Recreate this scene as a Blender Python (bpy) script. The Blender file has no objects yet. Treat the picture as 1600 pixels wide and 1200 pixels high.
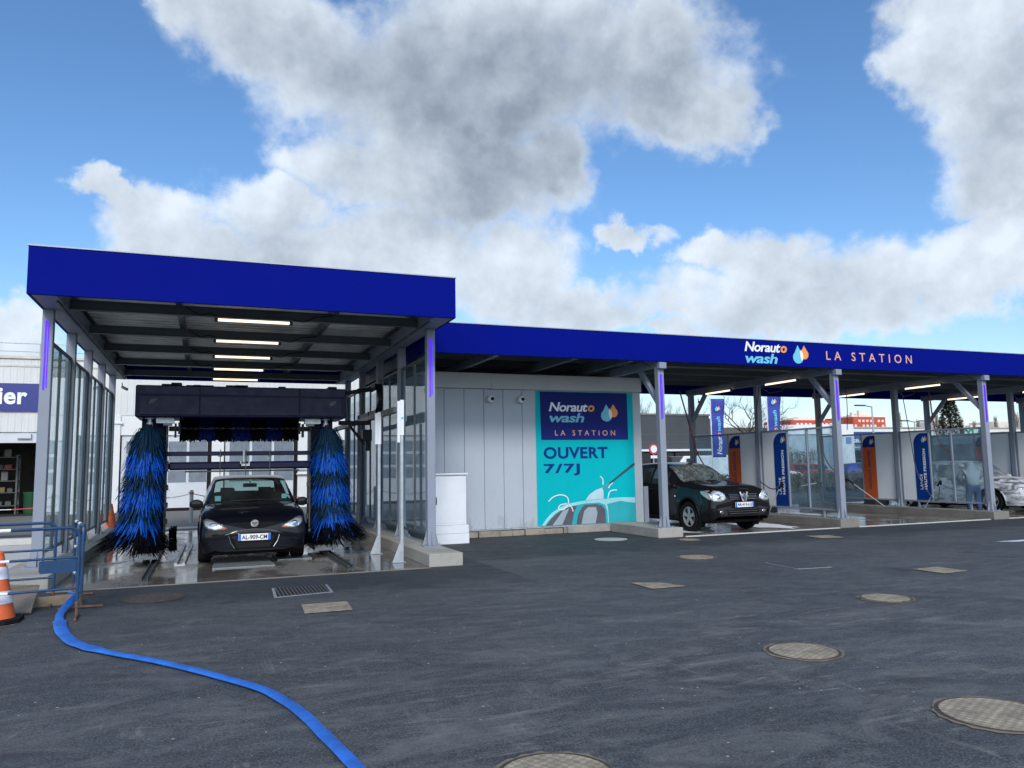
import bpy, bmesh, math, random
from mathutils import Vector, Matrix, noise as mnoise
from mathutils.bvhtree import BVHTree
R = math.radians
SC = bpy.context.scene
COL = SC.collection

# ---------------------------------------------------------------- camera
F_PX, PITCH, ROLL, YAW, EYE = 1208.85, 0.107087, -0.016465, 0.376456, 1.5
fw = Vector((math.sin(YAW)*math.cos(PITCH), math.cos(YAW)*math.cos(PITCH), math.sin(PITCH)))
rt = Vector((math.cos(YAW), -math.sin(YAW), 0)); up = rt.cross(fw)
r2 = rt*math.cos(ROLL)+up*math.sin(ROLL); u2 = -rt*math.sin(ROLL)+up*math.cos(ROLL)
cd = bpy.data.cameras.new('camera'); cam = bpy.data.objects.new('camera', cd); COL.objects.link(cam)
cam.matrix_world = Matrix(((r2.x, u2.x, -fw.x, 0), (r2.y, u2.y, -fw.y, 0), (r2.z, u2.z, -fw.z, EYE), (0, 0, 0, 1)))
cd.sensor_width = 36; cd.lens = F_PX/1600*36; cd.clip_start = 0.05; cd.clip_end = 3000
SC.camera = cam
SC.view_settings.view_transform = 'Standard'; SC.view_settings.look = 'None'
SC.view_settings.exposure = 0.9; SC.view_settings.gamma = 1.0
SC.cycles.max_bounces = 8; SC.cycles.transparent_max_bounces = 16
SC.cycles.use_denoising = True
SC.cycles.sample_clamp_indirect = 6

# ---------------------------------------------------------------- sun: weak, through cloud, from behind the camera
SUN_EL, SUN_AZ = R(34), R(196)       # azimuth clockwise from +Y
sd = bpy.data.lights.new('sun', 'SUN'); sun = bpy.data.objects.new('sun', sd); COL.objects.link(sun)
sv = Vector((math.sin(SUN_AZ)*math.cos(SUN_EL), math.cos(SUN_AZ)*math.cos(SUN_EL), math.sin(SUN_EL)))
sun.rotation_euler = sv.to_track_quat('Z', 'Y').to_euler(); sun.location = sv*50
sd.energy = 1.3; sd.angle = R(14); sd.color = (1, .95, .88)

# ---------------------------------------------------------------- world: Nishita sky + procedural clouds by direction
CL = [(-1.7,30.3,3.5,2.1),(4.0,30.0,8.5,4.0),(9.2,27.4,7.3,4.3),(13.1,26.4,9.9,5.2),(22.0,28.6,12.7,6.2),(31.8,27.7,8.4,5.0),(36.9,24.7,3.4,3.0),(34.8,29.4,3.3,2.3),(18.9,21.0,8.3,4.3),(24.3,21.3,3.9,4.3),(15.0,24.8,5.9,2.5),(-6.9,18.2,2.1,1.2),(-4.2,17.0,3.7,2.5),(-2.1,14.6,5.1,3.0),(3.8,18.2,5.5,3.0),(9.7,21.6,5.3,3.2),(13.1,23.1,2.9,1.9),(14.0,15.5,7.7,4.1),(6.6,14.4,9.4,3.1),(21.7,14.1,5.3,3.7),(26.5,11.7,5.2,2.3),(-11.6,9.2,2.8,2.4),(31.4,16.7,3.5,1.3),(36.4,14.8,2.7,1.6),(40.4,14.0,4.6,3.0),(36.7,11.6,6.5,2.5),(48.5,12.2,6.5,3.1),(53.8,13.9,4.0,2.3),(54.3,11.1,3.9,2.0),(44.4,10.1,5.8,1.5),(39.3,10.1,6.3,1.8),(52.1,24.7,3.6,4.9),(55.1,21.8,4.9,5.6),(53.4,27.3,4.5,3.1),(55.5,17.1,3.9,2.6),(44.7,22.7,1.1,0.5)]; CL = [c for c in CL if c[2:] not in ((1.1, .5), (3.5, 1.3))]
GR = [(6.4,29.1,7.2,2.7,.6),(14.0,26.9,10.9,4.4,.8),(25.0,28.1,12.5,5.8,.95),(33.7,25.9,6.0,3.2,.6),(18.9,20.1,7.3,3.1,.9),(23.8,22.7,5.4,4.7,.8),(19.8,16.5,4.4,2.7,.4),(55.1,17.6,3.6,2.6,.9),(53.7,21.7,3.1,3.3,.5),(56.6,22.9,2.6,3.5,.6),(5.2,15.2,8.3,1.8,.25),(37.1,10.7,4.8,1.6,.5),(45.7,10.9,4.3,1.7,.4),(12.1,18.6,3.4,2.2,.35),(54.0,7.5,2.0,.8,.8)]
W = bpy.data.worlds.new('World'); SC.world = W; W.use_nodes = True
nt = W.node_tree; nt.nodes.clear(); N = nt.nodes; LK = nt.links
def nd(t, **k):
    n = N.new(t)
    for a, b in k.items(): setattr(n, a, b)
    return n
def setin(n, i, v):
    if isinstance(v, bpy.types.NodeSocket): LK.new(v, n.inputs[i])
    elif v is not None: n.inputs[i].default_value = v
def mth(op, a, b=None, c=None, clamp=False):
    n = nd('ShaderNodeMath', operation=op, use_clamp=clamp)
    setin(n, 0, a); setin(n, 1, b); setin(n, 2, c); return n.outputs[0]
def vm(op, a, b=None):
    n = nd('ShaderNodeVectorMath', operation=op); setin(n, 0, a); setin(n, 1, b)
    return n.outputs['Value'] if op in ('LENGTH', 'DOT_PRODUCT') else n.outputs[0]
def mapr(v, a, b, c, d, kind='SMOOTHSTEP'):
    n = nd('ShaderNodeMapRange', interpolation_type=kind); setin(n, 0, v)
    for i, q in enumerate((a, b, c, d)): n.inputs[i+1].default_value = q
    return n.outputs[0]
def nse(vec, scale, det, rough=.55, lac=2.0):
    n = nd('ShaderNodeTexNoise'); setin(n, 'Vector', vec)
    n.inputs['Scale'].default_value = scale; n.inputs['Detail'].default_value = det; n.inputs['Roughness'].default_value = rough
    return n
tc = nd('ShaderNodeTexCoord'); dirv = vm('NORMALIZE', tc.outputs['Generated'])
sep = nd('ShaderNodeSeparateXYZ'); LK.new(dirv, sep.inputs[0])
az = mth('MULTIPLY', mth('ARCTAN2', sep.outputs[0], sep.outputs[1]), 57.2958)
el = mth('MULTIPLY', mth('ARCSINE', sep.outputs[2]), 57.2958)
cmb = nd('ShaderNodeCombineXYZ'); LK.new(az, cmb.inputs[0]); LK.new(el, cmb.inputs[1])
uv0 = cmb.outputs[0]
w1 = nse(dirv, 7, 3); w2 = nse(dirv, 26, 5, .6)
def centred(n, s):  # domain warp
    return vm('MULTIPLY', vm('SUBTRACT', n.outputs['Color'], (.5, .5, .5)), (s, s*.75, 0))
uv = vm('ADD', vm('ADD', uv0, centred(w1, 9)), centred(w2, 4.2))
def blobs(lst, coord, inner, outer):
    tot = None
    for b in lst:
        l = vm('LENGTH', vm('MULTIPLY', vm('SUBTRACT', coord, (b[0], b[1], 0)), (1/max(b[2], .01), 1/max(b[3], .01), 0)))
        v = mapr(l, inner, outer, (b[4] if len(b) > 4 else 1.0), 0.0)
        tot = v if tot is None else mth('MAXIMUM' if len(b) < 5 else 'ADD', tot, v)
    return tot
CL += [(47.0, 10.2, 5.0, 2.0), (41.5, 12.4, 3.6, 1.8), (31.0, 16.4, 2.8, 1.1), (28.6, 10.6, 3.2, 1.5), (33.5, 9.0, 3.0, 1.0)]
cov = blobs(CL, uv, .40, 1.5)
# generic broken cloud for the part of the sky outside the view
gen_n = nse(dirv, 2.6, 8, .6)
gen = mapr(gen_n.outputs[0], .46, .60, 0, 1)
inside = mth('MULTIPLY', mapr(mth('ABSOLUTE', mth('SUBTRACT', az, 22)), 36, 44, 1, 0), mapr(el, 30, 36, 1, 0))
cov = mth('MAXIMUM', cov, mth('MULTIPLY', gen, mth('SUBTRACT', 1.0, inside)))
fine = nse(dirv, 11, 9, .6)
fine2 = nse(vm('ADD', dirv, (-.014, .0, .014)), 11, 9, .6)
dens = mth('ADD', cov, mth('MULTIPLY', mth('SUBTRACT', fine.outputs[0], .5), 1.25))
alpha = mapr(dens, .18, .92, 0, .985)
# low haze of thin cloud near the horizon
lowh = mapr(el, 0, 14, .30, 0)
alpha = mth('MAXIMUM', alpha, lowh)
relief = mth('MULTIPLY', mth('SUBTRACT', fine.outputs[0], fine2.outputs[0]), 1.35)
big = nse(dirv, 4.2, 7, .58); big2 = nse(vm('ADD', dirv, (-.045, 0, .05)), 4.2, 7, .58)
relief = mth('ADD', relief, mth('MULTIPLY', mth('SUBTRACT', big.outputs[0], big2.outputs[0]), 2.1))
thick = mth('MULTIPLY', mth('MINIMUM', blobs([g[:4]+(g[4]*.62,) for g in GR], uv, .15, 1.75), .85), .95)
grey = mth('ADD', mth('MULTIPLY', thick, mapr(dens, .35, 1.15, .35, 1.1)), mapr(dens, .3, 1.0, .02, .26))
grey = mth('SUBTRACT', grey, relief)
grey = mapr(grey, -.1, 1.4, 0, 1.05, 'LINEAR')
cmix = nd('ShaderNodeMix', data_type='RGBA'); LK.new(grey, cmix.inputs[0])
CLOUD = .68
cmix.inputs['A'].default_value = (.66*CLOUD, .735*CLOUD, .82*CLOUD, 1)
cmix.inputs['B'].default_value = (.225*CLOUD, .275*CLOUD, .345*CLOUD, 1)
sky = nd('ShaderNodeTexSky', sky_type='NISHITA', sun_disc=False)
sky.sun_elevation = SUN_EL; sky.sun_rotation = SUN_AZ; sky.ozone_density = 4.0; sky.air_density = 1.0; sky.dust_density = .6
hs = nd('ShaderNodeHueSaturation'); LK.new(sky.outputs[0], hs.inputs['Color']); hs.inputs['Saturation'].default_value = 1.12
bg1 = nd('ShaderNodeBackground'); LK.new(hs.outputs[0], bg1.inputs[0]); bg1.inputs[1].default_value = .094
bg2 = nd('ShaderNodeBackground'); LK.new(cmix.outputs['Result'], bg2.inputs[0]); LK.new(mapr(vm('DOT_PRODUCT', dirv, tuple(sv)), .05, .95, 1.0, 2.2), bg2.inputs[1])
ms = nd('ShaderNodeMixShader'); LK.new(alpha, ms.inputs[0]); LK.new(bg1.outputs[0], ms.inputs[1]); LK.new(bg2.outputs[0], ms.inputs[2])
wo = nd('ShaderNodeOutputWorld'); LK.new(ms.outputs[0], wo.inputs[0])
W.cycles.sampling_method = 'MANUAL'; W.cycles.sample_map_resolution = 512

# ================================================================ helpers
def tag(o, label=None, cat=None, group=None, kind=None):
    if label: o['label'] = label
    if cat: o['category'] = cat
    if group: o['group'] = group
    if kind: o['kind'] = kind
    return o
def thing(name, label, cat, loc=(0, 0, 0), group=None):
    o = bpy.data.objects.new(name, None); COL.objects.link(o); o.location = loc; o.empty_display_size = .2
    return tag(o, label, cat, group)
def wloc(o):
    v = Vector((0, 0, 0))
    while o is not None: v += Vector(o.location); o = o.parent
    return v
class MB:
    def __init__(s): s.v = []; s.f = []; s.mi = []
    def add(s, vs, fs, m=0):
        n = len(s.v); s.v += [tuple(v) for v in vs]
        for f in fs: s.f.append([i+n for i in f]); s.mi.append(m)
        return s
    def box(s, x0, x1, y0, y1, z0, z1, m=0):
        return s.add([(x0,y0,z0),(x1,y0,z0),(x1,y1,z0),(x0,y1,z0),(x0,y0,z1),(x1,y0,z1),(x1,y1,z1),(x0,y1,z1)],
                     [(3,2,1,0),(4,5,6,7),(0,1,5,4),(1,2,6,5),(2,3,7,6),(3,0,4,7)], m)
    def bar(s, a, b, w, h, m=0, upv=(0, 0, 1)):
        a, b = Vector(a), Vector(b); d = (b-a).normalized(); u = Vector(upv)
        x = d.cross(u)
        if x.length < 1e-4: x = d.cross(Vector((0, 1, 0)))
        x.normalize(); z = x.cross(d)
        P = [p+x*sx*w/2+z*sz*h/2 for p in (a, b) for sx, sz in ((-1,-1),(1,-1),(1,1),(-1,1))]
        return s.add(P, [(0,1,2,3),(7,6,5,4),(0,4,5,1),(1,5,6,2),(2,6,7,3),(3,7,4,0)], m)
    def tube(s, pts, r, n=8, m=0):
        pts = [Vector(p) for p in pts]; k = len(pts); rs = r if isinstance(r, (list, tuple)) else [r]*k
        d0 = (pts[1]-pts[0]).normalized(); x = d0.orthogonal().normalized(); vs = []; fs = []
        for i, p in enumerate(pts):
            d = (pts[min(i+1, k-1)]-pts[max(i-1, 0)]).normalized()
            x = (x-d*x.dot(d)).normalized(); y = d.cross(x)
            for j in range(n):
                a = 2*math.pi*j/n; vs.append(p+(x*math.cos(a)+y*math.sin(a))*rs[i])
        for i in range(k-1):
            for j in range(n):
                q = (j+1) % n; fs.append((i*n+j, i*n+q, (i+1)*n+q, (i+1)*n+j))
        fs.append(tuple(range(n-1, -1, -1))); fs.append(tuple((k-1)*n+j for j in range(n)))
        return s.add(vs, fs, m)
    def lathe(s, prof, n=24, c=(0, 0, 0), axis='z', m=0, caps=True):
        c = Vector(c); vs = []; fs = []
        for r, h in prof:
            for j in range(n):
                a = 2*math.pi*j/n; ca, sa = r*math.cos(a), r*math.sin(a)
                q = {'z': (ca, sa, h), 'x': (h, ca, sa), 'y': (sa, h, ca)}[axis]
                vs.append(c+Vector(q))
        k = len(prof)
        for i in range(k-1):
            for j in range(n):
                q = (j+1) % n; fs.append((i*n+j, i*n+q, (i+1)*n+q, (i+1)*n+j))
        if caps: fs.append(tuple(range(n-1, -1, -1))); fs.append(tuple((k-1)*n+j for j in range(n)))
        return s.add(vs, fs, m)
    def prism(s, pts, vec, m=0):
        pts = [Vector(p) for p in pts]; vec = Vector(vec); n = len(pts)
        vs = pts+[p+vec for p in pts]
        fs = [tuple(range(n)), tuple(range(2*n-1, n-1, -1))]+[(i, i+n, (i+1) % n+n, (i+1) % n) for i in range(n)]
        return s.add(vs, fs, m)
    def text(s, t, o, ux, uy, w, h, th=.006, bold=0.0, shear=0.0, spacing=1.0, m=0):
        vs, fs = text_geo(t, bold, shear, spacing)
        x0 = min(v[0] for v in vs); x1 = max(v[0] for v in vs); y0 = min(v[1] for v in vs); y1 = max(v[1] for v in vs)
        o, ux, uy = Vector(o), Vector(ux).normalized(), Vector(uy).normalized(); nz = ux.cross(uy)
        if w is None: w = (x1-x0)/(y1-y0)*h
        P = [o+ux*((v[0]-x0)/(x1-x0)*w)+uy*((v[1]-y0)/(y1-y0)*h)+nz*(v[2]*th) for v in vs]
        return s.add(P, fs, m)
    def build(s, name, mats, parent=None, smooth=False, bevel=0, label=None, cat=None, group=None, kind=None, recalc=True, origin=None, seg=1):
        off = wloc(parent) if parent is not None else Vector(origin or (0, 0, 0))
        me = bpy.data.meshes.new(name)
        me.from_pydata([Vector(v)-off for v in s.v], [], s.f)
        if not isinstance(mats, (list, tuple)): mats = [mats]
        for q in mats: me.materials.append(q)
        me.polygons.foreach_set('material_index', s.mi)
        if recalc:
            bm = bmesh.new(); bm.from_mesh(me); bmesh.ops.recalc_face_normals(bm, faces=bm.faces); bm.to_mesh(me); bm.free()
        if smooth: me.polygons.foreach_set('use_smooth', [True]*len(me.polygons))
        o = bpy.data.objects.new(name, me); COL.objects.link(o)
        if parent is not None: o.parent = parent
        else: o.location = off
        if smooth and smooth != 'all':
            me.set_sharp_from_angle(angle=R(smooth if smooth is not True else 40))
        if bevel:
            b = o.modifiers.new('bevel', 'BEVEL'); b.width = bevel; b.segments = seg; b.limit_method = 'ANGLE'; b.angle_limit = R(40)
        return tag(o, label, cat, group, kind)
_TXT = {}
def text_geo(t, bold, shear, spacing):
    k = (t, bold, shear, spacing)
    if k in _TXT: return _TXT[k]
    cu = bpy.data.curves.new('tmp', 'FONT'); cu.body = t; cu.extrude = .5; cu.offset = bold; cu.shear = shear
    cu.space_character = spacing; cu.resolution_u = 4
    o = bpy.data.objects.new('tmp', cu); COL.objects.link(o)
    dg = bpy.context.evaluated_depsgraph_get(); me = bpy.data.meshes.new_from_object(o.evaluated_get(dg))
    res = ([tuple(v.co) for v in me.vertices], [tuple(p.vertices) for p in me.polygons])
    # z: -.5..+.5 -> 0..1
    res = ([(a, b, c+.5) for a, b, c in res[0]], res[1])
    bpy.data.meshes.remove(me); bpy.data.objects.remove(o); bpy.data.curves.remove(cu); _TXT[k] = res
    return res
def copy_tree(o, parent=None):
    c = o.copy(); COL.objects.link(c); c.parent = parent
    for ch in o.children: copy_tree(ch, c)
    return c
def place(o, loc, rz=0): o.location = loc; o.rotation_euler = (0, 0, rz); return o

# ---------------------------------------------------------------- materials
def S(r, g, b):
    f = lambda c: (c/255/12.92) if c <= 10 else ((c/255+.055)/1.055)**2.4
    return (f(r), f(g), f(b))
class MT:
    def __init__(s, name):
        s.m = bpy.data.materials.new(name); s.m.use_nodes = True; s.n = s.m.node_tree.nodes; s.l = s.m.node_tree.links
        s.b = s.n['Principled BSDF']; s.out = s.n['Material Output']
        s.tc = s.n.new('ShaderNodeTexCoord'); s.co = s.tc.outputs['Object']
    def node(s, t, **k):
        q = s.n.new(t)
        for a, b in k.items(): setattr(q, a, b)
        return q
    def noise(s, scale, det=4, rough=.55, vec=None, dist=0):
        q = s.n.new('ShaderNodeTexNoise'); q.inputs['Scale'].default_value = scale; q.inputs['Detail'].default_value = det
        q.inputs['Roughness'].default_value = rough; q.inputs['Distortion'].default_value = dist
        s.l.new(vec or s.co, q.inputs['Vector']); return q.outputs[0]
    def scale(s, v, vec=None, loc=(0,0,0), rot=(0,0,0)):
        q = s.n.new('ShaderNodeMapping'); s.l.new(vec or s.co, q.inputs[0]); q.inputs['Scale'].default_value = v
        q.inputs['Location'].default_value = loc; q.inputs['Rotation'].default_value = rot; return q.outputs[0]
    def ramp(s, f, stops, interp='LINEAR'):
        q = s.n.new('ShaderNodeValToRGB'); s.l.new(f, q.inputs[0]); cr = q.color_ramp; cr.interpolation = interp
        while len(cr.elements) < len(stops): cr.elements.new(.5)
        for e, (p, c) in zip(cr.elements, stops):
            e.position = p; e.color = (*c, 1) if isinstance(c, tuple) else (c, c, c, 1)
        return q.outputs[0]
    def mix(s, f, a, b, mode='MIX'):
        q = s.n.new('ShaderNodeMix'); q.data_type = 'RGBA'; q.blend_type = mode
        for i, v in ((0, f), ('A', a), ('B', b)):
            if isinstance(v, bpy.types.NodeSocket): s.l.new(v, q.inputs[i])
            elif isinstance(v, tuple): q.inputs[i].default_value = (*v, 1) if len(v) == 3 else v
            else: q.inputs[i].default_value = v
        return q.outputs['Result']
    def math(s, op, a, b=0, clamp=False):
        q = s.n.new('ShaderNodeMath'); q.operation = op; q.use_clamp = clamp
        for i, v in enumerate((a, b)):
            if isinstance(v, bpy.types.NodeSocket): s.l.new(v, q.inputs[i])
            else: q.inputs[i].default_value = v
        return q.outputs[0]
    def set(s, k, v):
        if isinstance(v, bpy.types.NodeSocket): s.l.new(v, s.b.inputs[k])
        else: s.b.inputs[k].default_value = (*v, 1) if isinstance(v, tuple) and len(v) == 3 else v
        return s
    def bump(s, h, strength=.3, dist=.01):
        q = s.n.new('ShaderNodeBump'); s.l.new(h, q.inputs['Height']); q.inputs['Strength'].default_value = strength
        q.inputs['Distance'].default_value = dist; s.l.new(q.outputs[0], s.b.inputs['Normal']); return s
def simple(name, col, rough=.5, metal=0, var=.12, vs=3, rv=.1, bump=0, bs=40, coat=0, spec=.5):
    t = MT(name); n = t.noise(vs, 5)
    t.set('Base Color', t.ramp(n, [(.3, tuple(c*(1-var) for c in col)), (.7, tuple(min(1, c*(1+var)) for c in col))]))
    t.set('Roughness', t.ramp(t.noise(vs*2.3, 4), [(.3, max(0, rough-rv)), (.7, min(1, rough+rv))]))
    t.set('Metallic', metal); t.set('Specular IOR Level', spec)
    if coat: t.set('Coat Weight', coat); t.set('Coat Roughness', .04)
    if bump: t.bump(t.noise(bs, 3), bump, .004)
    return t.m
def glass(name, tint, refl=1.45, rough=.0, dirt=.06, dcol=(.5, .55, .58)):
    t = MT(name); n = t.n
    tr = n.new('ShaderNodeBsdfTransparent'); tr.inputs[0].default_value = (*tint, 1)
    gl = n.new('ShaderNodeBsdfGlossy'); gl.inputs['Roughness'].default_value = rough; gl.inputs[0].default_value = (.9, .95, 1, 1)
    df = n.new('ShaderNodeBsdfDiffuse'); df.inputs[0].default_value = (*dcol, 1)
    fr = n.new('ShaderNodeFresnel'); fr.inputs[0].default_value = refl
    m0 = n.new('ShaderNodeMixShader'); t.l.new(t.ramp(t.noise(2.2, 5), [(.35, dirt*.4), (.75, dirt*1.6)]), m0.inputs[0])
    t.l.new(tr.outputs[0], m0.inputs[1]); t.l.new(df.outputs[0], m0.inputs[2])
    bf_ = n.new('ShaderNodeNewGeometry'); fm = t.math('MULTIPLY', fr.outputs[0], t.math('SUBTRACT', 1.0, bf_.outputs['Backfacing'])); m1 = n.new('ShaderNodeMixShader'); t.l.new(fm, m1.inputs[0]); t.l.new(m0.outputs[0], m1.inputs[1]); t.l.new(gl.outputs[0], m1.inputs[2])
    t.l.new(m1.outputs[0], t.out.inputs[0]); n.remove(t.b); return t.m
def emit(name, col, s):
    t = MT(name); t.set('Base Color', col); t.set('Emission Color', col); t.set('Emission Strength', s); return t.m

def mk_asphalt():
    t = MT('asphalt'); pos = t.node('ShaderNodeNewGeometry').outputs['Position']
    fine = t.noise(70, 4, .8, pos); mid = t.noise(14, 6, .6, pos); big = t.noise(.35, 5, .6, pos)
    c = t.ramp(fine, [(.34, (.014, .017, .0195)), (.5, (.051, .0575, .0625)), (.66, (.155, .166, .172))])
    g2 = t.node('ShaderNodeTexVoronoi'); g2.inputs['Scale'].default_value = 75; t.l.new(pos, g2.inputs['Vector'])
    c = t.mix(.32, c, t.ramp(g2.outputs['Color'], [(.2, .35), (.8, 1.75)]), 'MULTIPLY')
    c = t.mix(.6, c, t.ramp(big, [(.3, (.62, .63, .67)), (.7, (1.28, 1.27, 1.25))]), 'MULTIPLY')
    c = t.mix(.5, c, t.ramp(mid, [(.3, .55), (.7, 1.4)]), 'MULTIPLY')
    # scuffs: pale dusty drag marks
    st = t.noise(1.0, 9, .74, t.scale((.9, 2.2, 1), pos, rot=(0, 0, R(14))), 1.2)
    st2 = t.noise(1.0, 9, .78, t.scale((1.3, 8, 1), pos, loc=(3, 1, 0), rot=(0, 0, R(-12))), 1.0)
    st3 = t.noise(1.0, 9, .78, t.scale((7, 1.2, 1), pos, loc=(1, 5, 0), rot=(0, 0, R(38))), 1.0)
    sep = t.node('ShaderNodeSeparateXYZ'); t.l.new(pos, sep.inputs[0])
    near = t.ramp(t.math('DIVIDE', sep.outputs[1], 12.0), [(.25, 1.0), (.85, .25)])
    m = t.math('MULTIPLY', t.ramp(st, [(.45, 0.0), (.70, .85)]), near)
    c = t.mix(m, c, (.165, .168, .165))
    patch = t.ramp(t.noise(.9, 4, .6, pos), [(.46, 0.0), (.60, 1.0)])
    m2 = t.math('MULTIPLY', t.ramp(t.math('MAXIMUM', st2, t.math('SUBTRACT', st3, .03)), [(.53, 0.0), (.64, .9)]), t.math('MULTIPLY', near, patch))
    c = t.mix(m2, c, (.23, .222, .205))
    wv = t.node('ShaderNodeTexWave'); wv.wave_type = 'RINGS'; wv.rings_direction = 'Z'; wv.inputs['Scale'].default_value = .16; wv.inputs['Distortion'].default_value = 1.2; wv.inputs['Detail'].default_value = 3; t.l.new(t.scale((1, 1, 1), pos, loc=(6, 9, 0)), wv.inputs['Vector'])
    tr = t.math('MULTIPLY', t.ramp(wv.outputs[0], [(.80, 0.0), (.90, .55), (1.0, 0.0)]), t.ramp(t.noise(1.6, 5, .7, pos), [(.45, 0.0), (.6, 1.0)])); c = t.mix(tr, c, (.028, .030, .034))
    oil = t.ramp(t.noise(.8, 3, .6, pos), [(.66, 0.0), (.72, .55)]); c = t.mix(oil, c, (.018, .019, .022))
    # stone chips
    v = t.node('ShaderNodeTexVoronoi'); v.inputs['Scale'].default_value = 7.0; t.l.new(pos, v.inputs['Vector'])
    ch = t.math('MULTIPLY', t.math('LESS_THAN', v.outputs['Distance'], .06), t.math('GREATER_THAN', t.noise(1.3, 3, .6, pos), .50))
    c = t.mix(ch, c, (.42, .41, .38))
    # darker, fresh and damp strip along the wash bays (irregular edge)
    edge = t.math('ADD', sep.outputs[1], t.math('MULTIPLY', t.noise(1.3, 5, .6, pos), 2.2))
    sx = t.math('GREATER_THAN', sep.outputs[0], 4.1)
    thr = t.math('ADD', 11.05, t.math('MULTIPLY', sx, 2.25))
    d = t.math('SUBTRACT', edge, thr)
    damp = t.ramp(t.math('ADD', t.math('MULTIPLY', d, .7), .3), [(.0, 0.0), (.5, .75)])
    c = t.mix(t.math('MULTIPLY', damp, .75), c, (.014, .017, .024))
    t.set('Base Color', c)
    t.set('Roughness', t.ramp(t.noise(3, 4, .6, pos), [(.3, .62), (.7, .85)])); t.set('Specular IOR Level', .35)
    t.bump(t.math('ADD', t.math('MULTIPLY', fine, 1.0), t.math('MULTIPLY', t.noise(300, 2, .7, pos), .5)), .6, .006)
    return t.m
def mk_wet():
    t = MT('wet_concrete'); pos = t.node('ShaderNodeNewGeometry').outputs['Position']
    n = t.noise(1.1, 6, .62, t.scale((1, .55, 1), pos), .5); n2 = t.noise(22, 4, .6, pos)
    c = t.ramp(n2, [(.25, (.12, .11, .095)), (.75, (.22, .205, .18))])
    c = t.mix(t.ramp(n, [(.4, .0), (.6, .7)]), c, (.065, .06, .052))
    c = t.mix(t.ramp(t.noise(2.6, 5, .65, pos), [(.6, 0.0), (.7, .5)]), c, (.045, .042, .04))
    t.set('Base Color', c)
    t.set('Roughness', t.ramp(n, [(.38, .42), (.50, .12), (.62, .05)])); t.set('Specular IOR Level', .6)
    t.bump(t.noise(5, 5, .6, pos), .12, .01)
    return t.m
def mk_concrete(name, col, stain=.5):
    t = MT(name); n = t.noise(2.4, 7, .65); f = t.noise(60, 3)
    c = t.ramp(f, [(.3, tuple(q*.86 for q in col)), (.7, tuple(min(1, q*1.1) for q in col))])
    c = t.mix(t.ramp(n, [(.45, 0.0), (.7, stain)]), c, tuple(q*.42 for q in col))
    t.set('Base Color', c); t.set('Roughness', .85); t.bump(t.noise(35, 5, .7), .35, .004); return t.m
def mk_corrug(name, col, period, axis=0, rough=.45, metal=0, depth=.02, var=.08):
    t = MT(name); w = t.node('ShaderNodeTexWave'); w.wave_type = 'BANDS'; w.bands_direction = 'XYZ'[axis]; w.inputs['Scale'].default_value = 1/period*.3183*math.pi/ math.pi
    w.inputs['Scale'].default_value = 0.31416/period*1.0
    t.l.new(t.co, w.inputs['Vector']); n = t.noise(1.5, 5)
    t.set('Base Color', t.ramp(n, [(.3, tuple(c*(1-var) for c in col)), (.7, tuple(min(1, c*(1+var)) for c in col))]))
    t.set('Roughness', rough); t.set('Metallic', metal); t.bump(t.ramp(w.outputs[0], [(.3, 0.0), (.5, 1.0)]), .7, depth); return t.m
def mk_foam():
    t = MT('foamy_silver_paint'); n = t.noise(1.6, 9, .72, t.scale((1.0, 1.0, 2.6)), 1.6)
    f = t.ramp(n, [(.42, 0.0), (.56, 1.0)])
    t.set('Base Color', t.mix(f, (.09, .10, .12), (.62, .65, .69)))
    t.set('Roughness', t.ramp(n, [(.42, .12), (.56, .6)])); t.set('Metallic', .0); t.bump(n, .5, .02); return t.m
def mk_carpaint(name, col, dirt=.0):
    t = MT(name); t.set('Base Color', col); t.set('Metallic', 0); t.set('Roughness', .5); t.set('Coat Weight', .6); t.set('Coat Roughness', .03)
    t.set('Specular IOR Level', .1)
    n = t.noise(70, 3, .6)
    t.bump(t.ramp(n, [(.62, 0.0), (.68, 1.0)]), dirt, .002); return t.m
def mk_dropletglass():
    t = MT('wet_windscreen'); n = t.n
    tr = n.new('ShaderNodeBsdfTransparent'); tr.inputs[0].default_value = (.30, .38, .36, 1)
    gl = n.new('ShaderNodeBsdfGlossy'); gl.inputs['Roughness'].default_value = .03
    df = n.new('ShaderNodeBsdfDiffuse'); df.inputs[0].default_value = (.55, .62, .60, 1)
    fr = n.new('ShaderNodeFresnel'); fr.inputs[0].default_value = 1.6
    w = t.noise(14, 6, .75, t.scale((1, .5, .5)), 1.0)
    m0 = n.new('ShaderNodeMixShader'); t.l.new(t.ramp(w, [(.48, .10), (.64, .34)]), m0.inputs[0])
    t.l.new(tr.outputs[0], m0.inputs[1]); t.l.new(df.outputs[0], m0.inputs[2])
    bf_ = n.new('ShaderNodeNewGeometry'); fm = t.math('MULTIPLY', fr.outputs[0], t.math('SUBTRACT', 1.0, bf_.outputs['Backfacing'])); m1 = n.new('ShaderNodeMixShader'); t.l.new(fm, m1.inputs[0]); t.l.new(m0.outputs[0], m1.inputs[1]); t.l.new(gl.outputs[0], m1.inputs[2])
    t.l.new(m1.outputs[0], t.out.inputs[0]); n.remove(t.b); return t.m

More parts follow.
